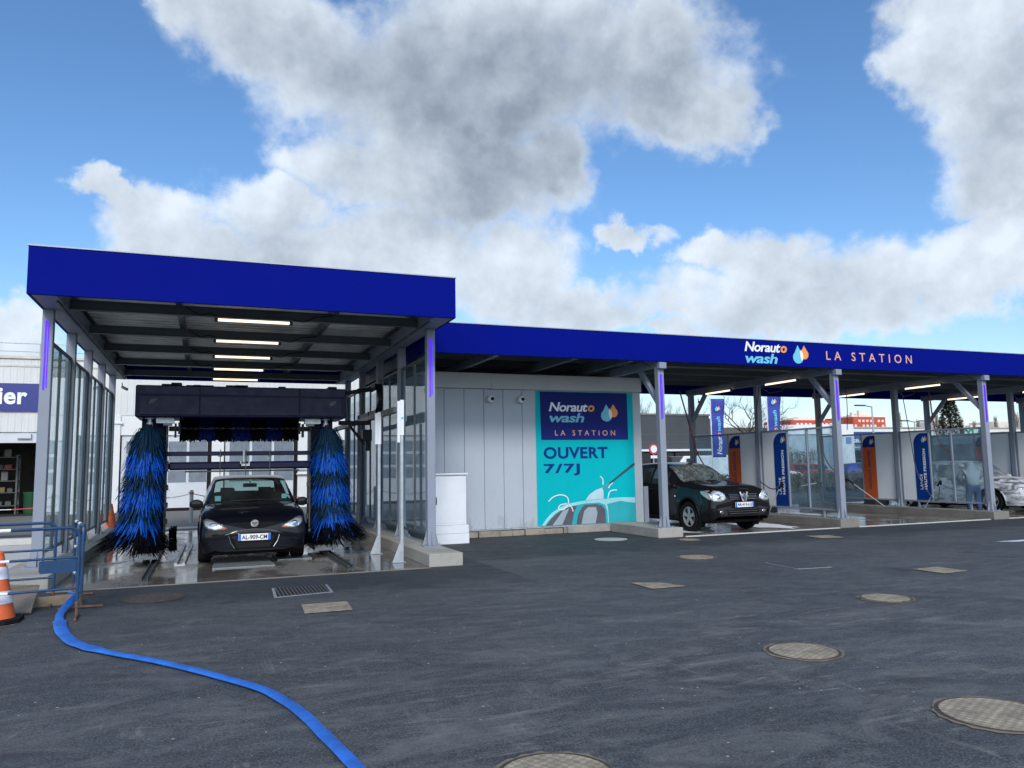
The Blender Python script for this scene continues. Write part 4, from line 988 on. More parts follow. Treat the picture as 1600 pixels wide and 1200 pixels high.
# ---- dark hatchback in the brush bay
DARKP = mk_carpaint('midnight_paint', (.0018, .0022, .006)); 
H, hc, dec, hb = build_car('parked_car', 'dark navy hatchback facing the camera under the roller brushes', 'car', HATCH, DARKP, CARG,
    dict(cuts=[1.16, 1.30, 1.66, 1.32, 2.28, 2.36, 3.0, 3.02, 3.30, 3.54, 3.72], screen=(1.16, 1.66), rear=(3.52, 3.73), side=[(1.55, 2.28), (2.36, 3.02)], arch=[(.78, .31, .37), (3.27, .31, .37)], track=1.50, wr=.30))
interior(H, 1.32, .88, .62, (2.15, 2.95), 1.3)
q = MB(); q.lathe([(.178, -.012), (.19, 0), (.178, .012), (.166, 0), (.178, -.012)], 24, (0, 0, 0), 'y', caps=False); q.bar((-.17, 0, 0), (.17, 0, 0), .03, .03)
M4 = Matrix.Translation((.36, 1.68, .96)) @ Matrix.Rotation(R(-25), 4, 'X'); q.v = [tuple(M4 @ Vector(v)) for v in q.v]; q.build('steering_wheel', BLACK, H, smooth=True)
q = MB(); q.box(-.12, .12, 1.66, 1.70, 1.21, 1.28); q.box(-.01, .01, 1.66, 1.68, 1.28, 1.34); q.build('rear_view_mirror', BLACK, H, bevel=.015)
HEADD = simple('headlight_housing', (.10, .11, .12), .15, var=.3)
HEAD = mk_corrug('headlight_reflector', (.62, .66, .68), .04, 0, .15, .6, .004, .3)
for s in (-1, 1):
    o = [(s*.40, .575), (s*.50, .555), (s*.62, .56), (s*.71, .59), (s*.765, .645), (s*.785, .72), (s*.73, .745), (s*.64, .72), (s*.53, .665), (s*.44, .61)]
    hl = dec('headlight', lerp_outline(o, 2), HEADD, .006)
    dec('reflector', lerp_outline([(s*.44, .582), (s*.61, .57), (s*.70, .60), (s*.75, .655), (s*.762, .715), (s*.65, .705), (s*.53, .65)], 2), HEAD, .012, parent=hl)
    dec('indicator', oct_(s*.47, .588, .035, .018, 10), simple('amber_lens%d' % (s+1), (.50, .12, .05), .2), .018, parent=hl)
    dec('lens', oct_(s*.63, .635, .055, .045, 14), CHROME, .018, parent=hl)
    mirror(H, s*.81, 1.36, .94, s, DARKP)
    q = MB(); q.tube([(s*.30, hy(hb, s*.30, .31)-.02, .27), (s*.36, hy(hb, s*.36, .36)-.012, .36), (s*.39, hy(hb, s*.39, .46)-.012, .46)], .006, 6); q.build('grille_trim', CHROME, H)
dec('grille', lerp_outline([(-.37, .46), (-.29, .25), (.29, .25), (.37, .46), (0, .475)], 4), BLACK, .008)
dec('upper_slot', lerp_outline([(-.46, .485), (-.30, .50), (0, .515), (.30, .50), (.46, .485), (.30, .545), (0, .575), (-.30, .545)], 2), simple('glossy_trim', (.035, .038, .045), .08, coat=1), .008)
dec('lower_lip', lerp_outline([(-.60, .25), (-.55, .22), (.55, .22), (.60, .25)], 5), BLACK, .014)
plate(H, 'AL-909-CM', .50, 0, -.045, .44)
q = MB(); q.lathe([(.050, -.022), (.058, -.03), (.066, -.02), (.066, -.005)], 24, (0, -.015, .655), 'y'); bd = q.build('badge', CHROME, H, smooth=30)
q = MB(); q.bar((-.045, -.046, .66), (-.02, -.046, .675), .010, .004, upv=(0, 1, 0)); q.bar((-.02, -.046, .675), (0, -.046, .64), .010, .004, upv=(0, 1, 0)); q.bar((0, -.046, .64), (.02, -.046, .675), .010, .004, upv=(0, 1, 0)); q.bar((.02, -.046, .675), (.045, -.046, .66), .010, .004, upv=(0, 1, 0)); q.build('badge_mark', BLACK, bd)
q = MB(); q.tube([(-.55, 1.16, .965), (-.1, 1.13, .99), (.1, 1.13, .995)], .008, 5); q.tube([(0, 1.15, .99), (.6, 1.20, .975)], .008, 5); q.build('wiper', BLACK, H)
q = MB(); q.box(-.60, -.50, 1.40, 1.404, .98, 1.07); q.box(.54, .63, 1.42, 1.424, 1.00, 1.08); q.build('window_sticker', PTL, H)
place(H, (.76, 13.42, .006), 0)
# ---- black SUV
BLKP = mk_carpaint('black_paint_wet', (.006, .0055, .008), .5)
V, vc, dec, vb = build_car('parked_car', 'wet black SUV with chrome grille standing in the first jet wash bay', 'car', SUV, BLKP, simple('dark_side_glass', (.02, .03, .035), .05) if False else glass('suv_glass', (.25, .33, .34), 1.5, 0, .08, (.3, .4, .42)),
    dict(cuts=[1.24, 1.97, 1.55, 2.42, 2.50, 3.2, 3.27, 3.6, 3.97, 4.15], screen=(1.24, 1.97), rear=(3.97, 4.15), side=[(1.75, 2.42), (2.50, 3.20), (3.27, 3.62)], arch=[(.87, .36, .42), (3.42, .36, .42)], track=1.56, wr=.345, wsmat=mk_dropletglass(), lip=BLACK))
interior(V, 1.42, 1.05, .66, (2.3, 3.1), 1.5)
for s in (-1, 1):
    o = [(s*.46, .755), (s*.60, .70), (s*.80, .71), (s*.845, .78), (s*.82, .88), (s*.70, .95), (s*.60, .93), (s*.50, .85)]
    hl = dec('headlight', lerp_outline(o, 2), HEAD, .008)
    dec('lens', oct_(s*.68, .82, .055, .055, 14), CHROME, .014, parent=hl); dec('lens', oct_(s*.56, .77, .045, .04, 14), simple('pale_lens%d' % (s+1), (.6, .65, .68), .1), .014, parent=hl)
    dec('headlight_side', lerp_outline([(.05, .80), (.10, .74), (.38, .87), (.42, .93), (.20, .95)], 2), HEAD, .008, axis='x', side=s)
    dec('fog_lamp', oct_(s*.60, .47, .045, .035, 12), CHROME, .010)
    mirror(V, s*.86, 1.62, 1.10, s, BLKP)
    g = dec('grille', lerp_outline([(s*.09, .70), (s*.36, .74), (s*.42, .84), (s*.40, .87), (s*.10, .86)], 3), BLACK, .012)
    for z in (.745, .78, .815, .85):
        q = MB(); pts = []
        for i in range(7):
            x = s*(.10+.045*i+ (z-.74)*.2); h = vb.ray_cast(Vector((x, -2, z)), Vector((0, 1, 0)))[0]
            if h is not None: pts.append((x, h.y-.022, z))
        q.tube(pts, .008, 6); q.build('grille_bar', CHROME, g)
    q = MB(); q.tube([(s*.90*.98, 1.5, .30), (s*.90*.985, 2.8, .30)], .025, 6); q.build('sill_trim', BLACK, V)
    q = MB(); q.box(min(s*.845, s*.885), max(s*.845, s*.885), 2.30, 2.45, .93, .955); q.box(min(s*.845, s*.885), max(s*.845, s*.885), 3.05, 3.2, .95, .975); q.build('door_handle', BLKP, V, bevel=.006)
dec('lower_grille', lerp_outline([(-.42, .40), (.42, .40), (.45, .50), (.40, .60), (-.40, .60), (-.45, .50)], 3), BLACK, .010)
for z in (.43, .48, .53):
    q = MB(); q.tube([(x, hy(vb, x, z)-.018, z) for x in [-.40+.1*i for i in range(9)]], .007, 5); q.build('grille_bar', DSTEEL, V)
dec('bumper', lerp_outline([(-.74, .36), (.74, .36), (.80, .52), (.5, .58), (-.5, .58), (-.80, .52)], 4), simple('matt_bumper', (.012, .012, .014), .6), .004)
for s in (-1, 1):
    q = MB(); q.prism([(s*.085, -.035, .91), (s*.12, -.03, .91), (s*.055, -.055, .69), (0, -.055, .69), (0, -.06, .72), (s*.03, -.06, .72)], (0, -.02, 0)); q.build('grille_frame', CHROME, V, bevel=.004)
q = MB(); q.lathe([(.055, -.06), (.062, -.075), (.075, -.06)], 24, (0, -.02, .81), 'y'); q.box(-.09, .09, -.10, -.085, .795, .825); q.build('badge', CHROME, V, smooth=30)
plate(V, 'AK-415-LQ', .52, 0, -.06, .625)
q = MB(); q.lathe([(.012, 0), (.02, .01)], 10, (-.905, 1.35, .80), 'x'); q.build('side_repeater', PWHITE, V)
q = MB(); q.tube([(.05, 1.22, 1.16), (.40, 1.5, 1.30), (.30, 1.75, 1.42)], .008, 5); q.build('wiper', BLACK, V)
place(V, (10.90, 14.02, .006), R(2)); V.scale = (.96, .95, .97)
# ---- foamy silver car
FOAM = mk_foam()
SIL, scar, dec, sb = build_car('parked_car', 'silver car covered in white foam in the right hand bay', 'car', HATCH, FOAM, glass('foamy_glass', (.35, .45, .50), 1.5, .02, .5, (.45, .52, .56)),
    dict(cuts=[1.16, 1.66, 2.28, 2.36, 3.0, 3.30, 3.52, 3.73], screen=(1.16, 1.66), rear=(3.52, 3.73), side=[(1.55, 2.28), (2.36, 3.0)], arch=[(.78, .32, .38), (3.2, .32, .38)], track=1.5, wr=.31))
for s in (-1, 1):
    dec('headlight', lerp_outline([(s*.42, .575), (s*.60, .565), (s*.735, .64), (s*.755, .71), (s*.62, .70), (s*.52, .65)], 2), HEAD, .008)
    mirror(SIL, s*.81, 1.36, .94, s, FOAM)
dec('grille', lerp_outline([(-.37, .46), (-.29, .25), (.29, .25), (.37, .46), (0, .475)], 4), BLACK, .008)
interior(SIL, 1.32, .88, .62, (2.15, 2.95), 1.3)
place(SIL, (21.75, 14.9, .006), R(3)); SIL.scale = (1.07, 1.12, 1.03)

# ================================================================ white workshop building behind
WB = thing('workshop_building', 'white ribbed workshop building with roller doors behind the car wash', 'building', (0, 33.5, 0))
WY = 33.5; bx0, bx1 = -16.0, 8.3; WT = 5.85
q = MB()
def wallseg(x0, x1, z0, z1, y=WY, t=.25): q.box(x0, x1, y, y+t, z0, z1)
opx0, opx1 = -12.0, -5.6
wallseg(bx0, opx0, 0, 3.1); wallseg(opx1, -3.75, 0, 3.74)
wallseg(bx0, opx1, 3.10, WT); wallseg(opx1+.0, bx1, 3.745, WT)
q.build('wall', WALLW, WB)
q = MB(); q.box(opx0, opx1-.0, WY+.06, WY+.2, 2.70, 3.095); q.box(-8.9, -8.6, WY-.02, WY+.058, 2.8, 3.02); q.box(-6.55, -6.1, WY-.06, WY+.058, 2.86, 3.04); q.build('door_header', DOORW, WB)
q = MB()
for (a, c) in ((-3.75, -3.12), (.20, .66), (3.56, 4.0), (6.9, 8.3)): q.box(a, c, WY-.06, WY+.20, 0, 3.74)
q.box(-3.12, .20, WY+.02, WY+.2, 2.98, 3.74); q.box(.66, 3.56, WY+.02, WY+.2, 2.78, 3.74); q.box(4.0, 6.9, WY+.02, WY+.2, 2.78, 3.74)
q.build('pilaster', simple('white_render', (.66, .67, .67), .6, var=.04), WB)
q = MB(); q.box(bx0-.05, bx1+.05, WY-.07, WY+.3, WT+.003, WT+.10); q.box(bx0, bx1, WY-.03, WY-.002, 5.55, 5.62); q.build('parapet_trim', simple('cream_trim', (.55, .53, .48), .6), WB)
q = MB(); q.box(bx0, bx1, WY+.25, WY+14, WT-.3, WT-.2); q.box(bx0, bx0+.2, WY+.26, WY+14, 0, WT-.31); q.box(bx1-.2, bx1, WY+.26, WY+14, 0, WT-.31); q.box(bx0+.2, bx1-.2, WY+9, WY+9.2, 0, WT-.31); q.build('roof', ROAD, WB)
q = MB(); q.box(-5.58, -5.4, WY+.26, WY+9, 0, 5.5); q.build('inner_wall', DSTEEL, WB)
for (a, c, zt) in ((-3.12, .20, 2.97), (.66, 3.56, 2.77), (4.0, 6.9, 2.77)):
    q = MB(); q.box(a+.05, c-.05, WY+.10, WY+.15, .12, zt); d = q.build('roller_door', DOORW, WB, bevel=.004)
    n = 4 if a < 0 else 3; w = (c-a-.3)/n
    q = MB()
    for r_, z in enumerate((1.12, 1.70, 2.28)):
        if z+.42 > zt: continue
        for k in range(n): q.box(a+.17+k*w+.05, a+.17+(k+1)*w-.05, WY+.085, WY+.099, z, z+.46)
    q.build('window_row', WINPANE, d)
    q = MB(); q.box(a+.03, c-.03, WY+.09, WY+.16, 0.0, .119); q.box(c-.16, c-.02, WY+.08, WY+.098, .1, zt-.02); q.build('seal', BLACK, d)
q = MB()
for z in (1.35, 1.55): q.box(3.50, 4.05, WY-.20, WY-.061, z, z+.05)
q.build('shelf_bracket', WHITE, WB)
# roof railing
q = MB()
for z in (6.17, 6.48): q.tube([(bx0, WY+.3, z), (-2.0, WY+.3, z)], .018, 5)
x = -15.9
while x < -2: q.tube([(x, WY+.3, WT+.0), (x, WY+.3, 6.5)], .016, 5); x += 1.65
q.build('railing', STEEL, WB)
q = MB(); q.box(-3.35, -3.05, WY-.12, WY-.07, 3.42, 3.5); q.build('flood_lamp', WHITE, WB)
t = thing('workshop_sign', 'dark blue sign with pale letters ier on the white workshop wall at the left edge', 'sign', (-8, WY, 3.9))
q = MB(); q.box(-10.2, -5.92, WY-.09, WY-.01, 3.87, 4.91); q.build('board', simple('workshop_blue', (.016, .028, .20), .45, var=.05), t)
q = MB(); q.text('ier', (-7.20, WY-.095, 4.12), (1, 0, 0), (0, 0, 1), .93, .61, .02, .03, 0, 1.05); q.build('lettering', PWHITE, t)
# shelves in the open workshop
t = thing('storage_shelf', 'steel shelving with boxes inside the dark open workshop doorway', 'shelf', (-8.2, WY+2, 0))
sx0, sx1, sy = -9.6, -6.85, WY+1.8
q = MB()
for x in (sx0, (sx0+sx1)/2, sx1): q.box(x-.03, x+.03, sy, sy+.05, 0, 2.3); q.box(x-.03, x+.03, sy+.45, sy+.5, 0, 2.3)
q.build('upright', DSTEEL, t)
q = MB()
for z in (.35, .85, 1.30, 1.75, 2.22): q.box(sx0, sx1, sy-.01, sy+.5, z-.03, z)
q.build('shelf_board', DSTEEL, t)  # dark steel puts the workshop's indoor shade into the shelving colour
random.seed(21)
SM = [simple('stored_red', (.16, .012, .012), .5), simple('stored_grey', (.06, .06, .06), .6), simple('stored_yellow', (.13, .10, .02), .6), simple('stored_orange', (.28, .05, .012), .5), simple('stored_white', (.14, .14, .135), .6)]  # box colours darkened, shade of the workshop interior put into them
bn = 0
BD = [('red', 0), ('grey', 1), ('yellow', 2), ('orange', 3), ('white', 4)]
for zi, (z, zn) in enumerate(((.35, 'lowest'), (.85, 'second lowest'), (1.30, 'middle'), (1.75, 'second highest'), (2.22, 'top'))):
    x = sx0+.15; cnt = {}
    while x < sx1-.3:
        w = random.uniform(.16, .42); h = random.uniform(.12, .33)
        cn, ci = random.choice(BD)
        if zi == 4 and -8.0 < x < -7.5 and 'orange' not in cnt: cn, ci, w, h = 'orange', 3, .22, .62
        q = MB(); q.box(x, x+w, sy+.05, sy+.05+random.uniform(.2, .35), z+.002, z+h)
        if random.random() < .5: q.box(x+.01, x+w-.01, sy+.06, sy+.2, z+h+.0005, z+h+.03)
        o = q.build('storage_box', SM[ci], bevel=.01, origin=(x, sy, z)); cnt[cn] = cnt.get(cn, 0)+1
        tag(o, '%s box on the %s board of workshop shelving, %s %s from left' % (cn, zn, ['first', 'second', 'third', 'fourth', 'fifth', 'sixth', 'seventh', 'eighth', 'ninth'][cnt[cn]-1], cn), 'box', 'boxes on the workshop shelving')
        x += w+random.uniform(.03, .16)
q = MB(); q.lathe([(.25, 0), (.28, .1), (.28, .75), (.30, .8), (.30, .85)], 16, (-6.25, WY+1.5, 0)); tag(q.build('waste_bin', simple('green_bin', (.01, .07, .03), .5), smooth=30, origin=(-6.25, WY+1.5, 0)), 'dark green bin beside the workshop shelving', 'bin')

# bollards with red and white chain
bpos = [(-6.4, 22.4), (-2.62, 22.6), (-1.95, 24.9), (-.38, 25.3), (2.1, 24.6), (4.05, 22.3)]
bn = ['grey bollard left of the workshop doorway at the left edge', 'grey bollard just left of the front left canopy post', 'grey bollard beside the orange cone behind the left brush', 'grey bollard between the left brush and the dark hatchback', 'grey bollard hidden behind the dark hatchback', 'grey bollard right of the right hand brush by the kiosk side wall']
for (x, y), n in zip(bpos, bn):
    t = thing('bollard', n, 'bollard', (x, y, 0), 'grey bollards with a chain behind the car wash')
    q = MB(); q.lathe([(.055, 0), (.055, .95), (.045, .975), (.0, .98)], 14, (x, y, 0)); q.build('tube', simple('bollard_grey', (.30, .33, .33), .6), t, smooth=30)
    q = MB(); q.lathe([(.062, .86), (.062, .90)], 12, (x, y, 0)); q.tube([(x-.09, y, .93), (x-.055, y, .89)], .01, 5); q.build('clip', simple('clip_red', (.4, .05, .04), .5), t)
CHR = simple('chain_red', (.50, .05, .045), .5); CHW = simple('chain_white', (.7, .7, .7), .5)
q = MB()
prs = [((-9.5, 22.3), bpos[0]), (bpos[0], bpos[1]), (bpos[2], bpos[3]), (bpos[3], bpos[4]), (bpos[4], bpos[5])]
for a, c in prs:
    L = math.dist(a, c); nseg = max(8, int(L/.12)); P_ = []
    for i in range(nseg+1):
        u = i/nseg; P_.append((a[0]+(c[0]-a[0])*u, a[1]+(c[1]-a[1])*u, .88-.22*(1-(2*u-1)**2)*min(1, L/3)))
    for i in range(nseg): q.tube([P_[i], P_[i+1]], .013, 5, (int(i/8)) % 2)
tag(q.build('safety_chain', [CHR, CHW], origin=(0, 24, .8)), 'red and white plastic chain slung between the grey bollards', 'chain')

# ---------------------------------------------------------------- cones
def cone(loc, label, h=.74, stripes=True):
    t = thing('traffic_cone', label, 'traffic cone', loc, 'orange traffic cones'); x, y, _ = loc; r0, r1 = .175*h/.74, .045
    q = MB(); r = lambda z: r0+(r1-r0)*((z-.035)/(h-.035))
    q.lathe([(r(.035), .035), (r(h), h-.05), (r1*.95, h-.05), (r1*.95, h-.012), (r1*.55, h), (0.001, h)], 28, (x, y, 0)); bd = q.build('cone_body', OCONE, t, smooth=30)
    if stripes:
        for a, c in ((.20, .33), (.45, .58)):
            q = MB(); q.lathe([(r(a*h/.74)+.003, a*h/.74), (r(c*h/.74)+.003, c*h/.74)], 28, (x, y, 0), caps=False); q.build('reflective_band', REFL, bd, smooth=True)
    q = MB(); s = .235*h/.74; e = s*.55; q.prism([(x-s, y-e, .0), (x-e, y-s, 0), (x+e, y-s, 0), (x+s, y-e, 0), (x+s, y+e, 0), (x+e, y+s, 0), (x-e, y+s, 0), (x-s, y+e, 0)], (0, 0, .045)); q.build('base', RUBBER, t, bevel=.01, seg=2)
cone((-1.97, 9.55, 0), 'orange and white striped cone at the left edge in front of the blue barrier', .72)
cone((-2.12, 21.2, .0), 'plain orange cone standing behind the left roller brush', .78, False)

# ---------------------------------------------------------------- crowd barriers
def barrier(label, x0=-1.25, L=1.9, tilt=0):
    """local frame: panel in the XZ plane, right end at x=0"""
    t = thing('crowd_barrier', label, 'barrier', (0, 0, 0), 'blue steel crowd barriers'); H0, H1 = .30, .94; rr = .0145
    def rail(z, name='rail', bandx=(-.85, -.55)):
        q = MB(); q.tube([(-L+.08, 0, z), (0, 0, z)], rr*.9, 8, 0)
        for a, c in ((-.93, -.62), (-1.75, -1.45)): q.tube([(a, 0, z), (c, 0, z)], rr*1.03, 8, 1)
        return q.build(name, [BRP, PWHITE], t, smooth=40)
    q = MB(); c = .10
    pts = [(0, 0, .16), (0, 0, H1-c)]+[(-c+c*math.cos(a), 0, H1-c+c*math.sin(a)) for a in [R(15*k) for k in range(1, 6)]]+[(-c, 0, H1), (-L+c, 0, H1)]+[(-L+c-c*math.sin(a), 0, H1-c+c*math.cos(a)) for a in [R(15*k) for k in range(1, 6)]]+[(-L, 0, H1-c), (-L, 0, .16)]
    q.tube(pts, rr*1.15, 8)
    q.build('frame_tube', BRP, t, smooth=40)
    q = MB()
    for a, c2 in ((-.93, -.62), (-1.75, -1.45)): q.tube([(a, 0, H1), (c2, 0, H1)], rr*1.25, 8)
    q.build('white_sleeve', PWHITE, t, smooth=40)
    rail(.63); rail(.31)
    q = MB(); q.prism([(-.36, 0, .50), (-.34, 0, .48), (-.02, 0, .48), (-.02, 0, .61), (-.36, 0, .61)], (0, .006, 0)); q.build('name_plate', BRP, t)
    for x in (0, -L):
        q = MB(); q.tube([(x, 0, .03), (x, 0, .17)], .015, 8); q.tube([(x, 0, .15), (x, 0, .17)], .022, 8); q.tube([(x-.03, -.22, .018), (x, 0, .025), (x+.03, .22, .018)], .014, 8); q.build('foot', RUST, t, smooth=40)
    return t
b1 = barrier('blue barrier panel nearest the camera, above the striped cone'); place(b1, (-1.23, 9.45, 0), R(12))
b2 = copy_tree(b1)
for o in list(b2.children):
    if o.name.startswith('name_plate'): bpy.data.objects.remove(o)
b2['label'] = 'blue barrier panel behind the first one, running to the left edge'; place(b2, (-1.62, 10.55, 0), R(9))
b3 = barrier('short blue barrier panel set end on between the plinth and the hose', L=1.9); place(b3, (-1.27, 10.05, 0), R(-78)); 
b3.scale = (.58, 1, .98)

# diamond plate leaning, wooden plank
CHK = MT('checker_plate'); br = CHK.node('ShaderNodeTexBrick'); br.inputs['Scale'].default_value = 12; br.offset = .5; br.inputs['Mortar Size'].default_value = .08; br.inputs['Brick Width'].default_value = .35; br.inputs['Row Height'].default_value = .22
CHK.l.new(CHK.scale((1, 1, 1), rot=(0, 0, R(45))), br.inputs['Vector']); br.inputs['Color1'].default_value = (.36, .31, .24, 1); br.inputs['Color2'].default_value = (.30, .26, .20, 1); br.inputs['Mortar'].default_value = (.17, .14, .11, 1)
CHK.set('Base Color', CHK.mix(CHK.ramp(CHK.noise(5, 6, .7), [(.4, 0.0), (.7, .6)]), br.outputs[0], (.13, .105, .08))); CHK.set('Roughness', .7); CHK.bump(br.outputs[1], -.6, .004); CHK = CHK.m
q = MB(); q.prism([(-2.35, 10.1, .03), (-1.72, 9.88, .03), (-1.78, 10.65, .22), (-2.36, 10.85, .24)], (0, .004, -.014)); tag(q.build('checker_plate', CHK, origin=(-2, 10.3, .1)), 'rusty steel checker plate leaning behind the striped cone', 'steel plate')
WOOD = simple('weathered_timber', (.24, .19, .13), .8, var=.25, vs=6, bump=.4)
q = MB(); q.bar((-1.80, 10.38, .055), (-1.32, 10.50, .055), .05, .11); tag(q.build('timber_plank', WOOD, bevel=.004, origin=(-1.6, 10.4, 0)), 'short weathered timber plank on the asphalt beside the blue hose', 'plank')

# ---------------------------------------------------------------- blue hose
hp = [(-1.50, 10.85, .03), (-1.40, 10.62, .05), (-1.33, 10.35, .09), (-1.38, 10.0, .06), (-1.40, 9.6, .035), (-1.33, 9.1, .025), (-1.22, 8.55, .02), (-1.05, 8.0, .02), (-.86, 7.65, .02), (-.66, 7.35, .02), (-.30, 6.88, .02), (0.0, 6.42, .02), (.22, 6.05, .02), (.40, 5.72, .02), (.52, 5.35, .02), (.60, 5.0, .02), (.66, 4.6, .02), (.72, 4.2, .02), (.78, 3.75, .02), (.86, 3.2, .02), (1.0, 2.5, .02)]
def cr(pts, n=8):
    out = []
    for i in range(len(pts)-1):
        p0, p1, p2, p3 = Vector(pts[max(i-1, 0)]), Vector(pts[i]), Vector(pts[i+1]), Vector(pts[min(i+2, len(pts)-1)])
        for s in range(n):
            t = s/n; out.append(.5*((2*p1)+(p2-p0)*t+(2*p0-5*p1+4*p2-p3)*t*t+(3*p1-p0-3*p2+p3)*t**3))
    out.append(Vector(pts[-1])); return out
c = cr(hp); vs = []; fs = []; n = 14
for i, p in enumerate(c):
    d = (c[min(i+1, len(c)-1)]-c[max(i-1, 0)]).normalized(); sd_ = Vector((d.y, -d.x, 0)).normalized(); u = i/(len(c)-1)
    # laid flat at first, twisted on edge near the plank, rounder after the kink
    wid = .060 if 38 < i < 66 else .040
    if 60 < i < 72: wid = .055+.014*math.sin((i-60)*.5)
    hgt = .016 if i > 66 else .013; tw = 0
    if i < 30: tw = R(70)*(1-max(0, (i-18)/12) if i > 18 else 1)
    wid *= 1+.03*math.sin(i*.7); 
    for j in range(n):
        a = 2*math.pi*j/n; x_ = wid*math.cos(a); z_ = hgt*math.sin(a)*(1+.5*math.cos(a*2)*0)
        xx = x_*math.cos(tw)-z_*math.sin(tw); zz = x_*math.sin(tw)+z_*math.cos(tw)
        vs.append(p+sd_*xx+Vector((0, 0, zz+ (abs(math.sin(tw))*wid*.8) - p.z + max(p.z, hgt+.003))))
for i in range(len(c)-1):
    for j in range(n): fs.append((i*n+j, i*n+(j+1) % n, (i+1)*n+(j+1) % n, (i+1)*n+j))
q = MB(); q.add(vs, fs); tag(q.build('water_hose', HOSE, smooth=True, origin=(-1, 8, 0)), 'flat bright blue hose snaking across the asphalt from the barrier to the bottom edge', 'hose')

# ---------------------------------------------------------------- manholes and gullies
def mk_waffle(name, col, dark):
    t = MT(name); q = t.node('ShaderNodeTexChecker'); q.inputs['Scale'].default_value = 30; t.l.new(t.scale((1, 1, 1), rot=(0, 0, R(20))), q.inputs['Vector'])
    c = t.mix(t.math('MULTIPLY', q.outputs[1], .5), col, dark); c = t.mix(t.ramp(t.noise(7, 8, .75), [(.38, 0.0), (.62, .85)]), c, tuple(a*.30 for a in col)); c = t.mix(t.ramp(t.noise(60, 3, .7), [(.5, 0.0), (.7, .5)]), c, (.33, .28, .21))
    t.set('Base Color', c); t.set('Roughness', .8); t.bump(q.outputs[1], .9, .008); return t.m
WAF = mk_waffle('waffle_iron', (.44, .375, .27), (.12, .10, .078)); WAFD = mk_waffle('dark_waffle_iron', (.055, .045, .038), (.025, .022, .02))
MUD = mk_concrete('mortar_rim', (.20, .16, .11), .7)
MG = 'manhole covers set in the asphalt'
def manhole(x, y, r, label, m=WAF, rim=True):
    t = thing('manhole_cover', label, 'manhole cover', (x, y, 0), MG)
    rnd = random.Random(int(x*100+y*10)); q = MB(); n = 40
    if rim:
        a = [(x+(r+.018+rnd.uniform(-.016, .02))*math.cos(2*math.pi*i/n), y+(r+.018+rnd.uniform(-.016, .02))*math.sin(2*math.pi*i/n), .004) for i in range(n)]
        q.prism(a, (0, 0, .003)); q.build('rim', MUD if m is WAF else CASTD, t)
    q = MB(); q.lathe([(r, .0), (r, .0085), (r-.018, .0085), (r-.019, .0075)], 48, (x, y, 0)); q.build('ring', CASTD, t)
    q = MB(); q.lathe([(r-.026, .0), (r-.026, .0115)], 48, (x, y, 0)); q.build('lid', m, t)
manhole(4.46, 5.07, .285, 'round waffle manhole cover in the middle right of the asphalt')
manhole(4.38, 3.38, .33, 'large round manhole cover cut by the right edge of the photo')
manhole(1.62, 3.60, .30, 'muddy round manhole cover cut by the bottom edge of the photo')
manhole(6.98, 6.6, .27, 'round manhole cover in a dark ring, right of centre')
manhole(7.42, 10.77, .30, 'round manhole cover nearest the black SUV')
manhole(-.55, 10.47, .35, 'dark rusty round cover in front of the car wash slab', WAFD)
manhole(7.7, 14.15, .36, 'pale green grey round cover at the foot of the kiosk', simple('pale_cover', (.36, .41, .38), .7), False)
manhole(9.0, 13.3, .22, 'small brownish round cover in front of the concrete plinth by the SUV')
def sq(pts, label, m=WAF, frame=None, mat2=None, name='manhole_cover', cat='manhole cover'):
    c = Vector((sum(p[0] for p in pts)/4, sum(p[1] for p in pts)/4, 0)); t = thing(name, label, cat, c, MG)
    o = [c+(Vector((p[0], p[1], 0))-c)*1.0 for p in pts]
    if frame:
        q = MB(); q.prism([p+Vector((0, 0, .004)) for p in o], (0, 0, .004)); q.build('frame', frame, t)
        o = [c+(p-c)*.90 for p in o]
    q = MB(); q.prism([p+Vector((0, 0, .009)) for p in o], (0, 0, .004)); q.build('lid', m, t)
    return t
def ordq(a, b, c, d): return [a, b, c, d]
sq([(1.0, 8.56), (1.5, 8.55), (1.53, 9.10), (1.03, 9.12)], 'square tan cover plate in front of the gully grate')
def mk_grate():
    t = MT('gully_bars'); w = t.node('ShaderNodeTexWave'); w.bands_direction = 'X'; w.inputs['Scale'].default_value = 7; t.l.new(t.co, w.inputs['Vector'])
    f = t.ramp(w.outputs[0], [(.4, 0.0), (.55, 1.0)]); t.set('Base Color', t.mix(f, (.012, .012, .013), (.10, .10, .10))); t.set('Roughness', .6); t.set('Metallic', .3); t.bump(f, .6, .01); return t.m
sq([(.79, 9.78), (1.50, 9.90), (1.52, 10.58), (.82, 10.58)], 'rectangular drain grate with a bright frame in front of the dark hatchback', mk_grate(), STEEL, name='drain_grate', cat='drain grate')
sq([(5.06, 8.30), (5.53, 8.29), (5.42, 8.66), (5.07, 8.84)], 'square waffle cover in the centre of the asphalt, left of the round one')
sq([(7.87, 9.67), (7.79, 8.88), (8.34, 8.81), (8.37, 9.56)], 'asphalt filled square cover outlined by a thin steel frame', simple('asphalt_infill', (.045, .05, .055), .85, var=.2, bump=.3), STEEL)
sq([(9.12, 8.11), (9.12, 7.64), (9.60, 7.67), (9.58, 8.14)], 'square waffle cover toward the right edge')
sq([(11.3, 12.2), (11.8, 12.1), (11.9, 12.6), (11.4, 12.7)], 'worn square cover just in front of the first jet wash bay')

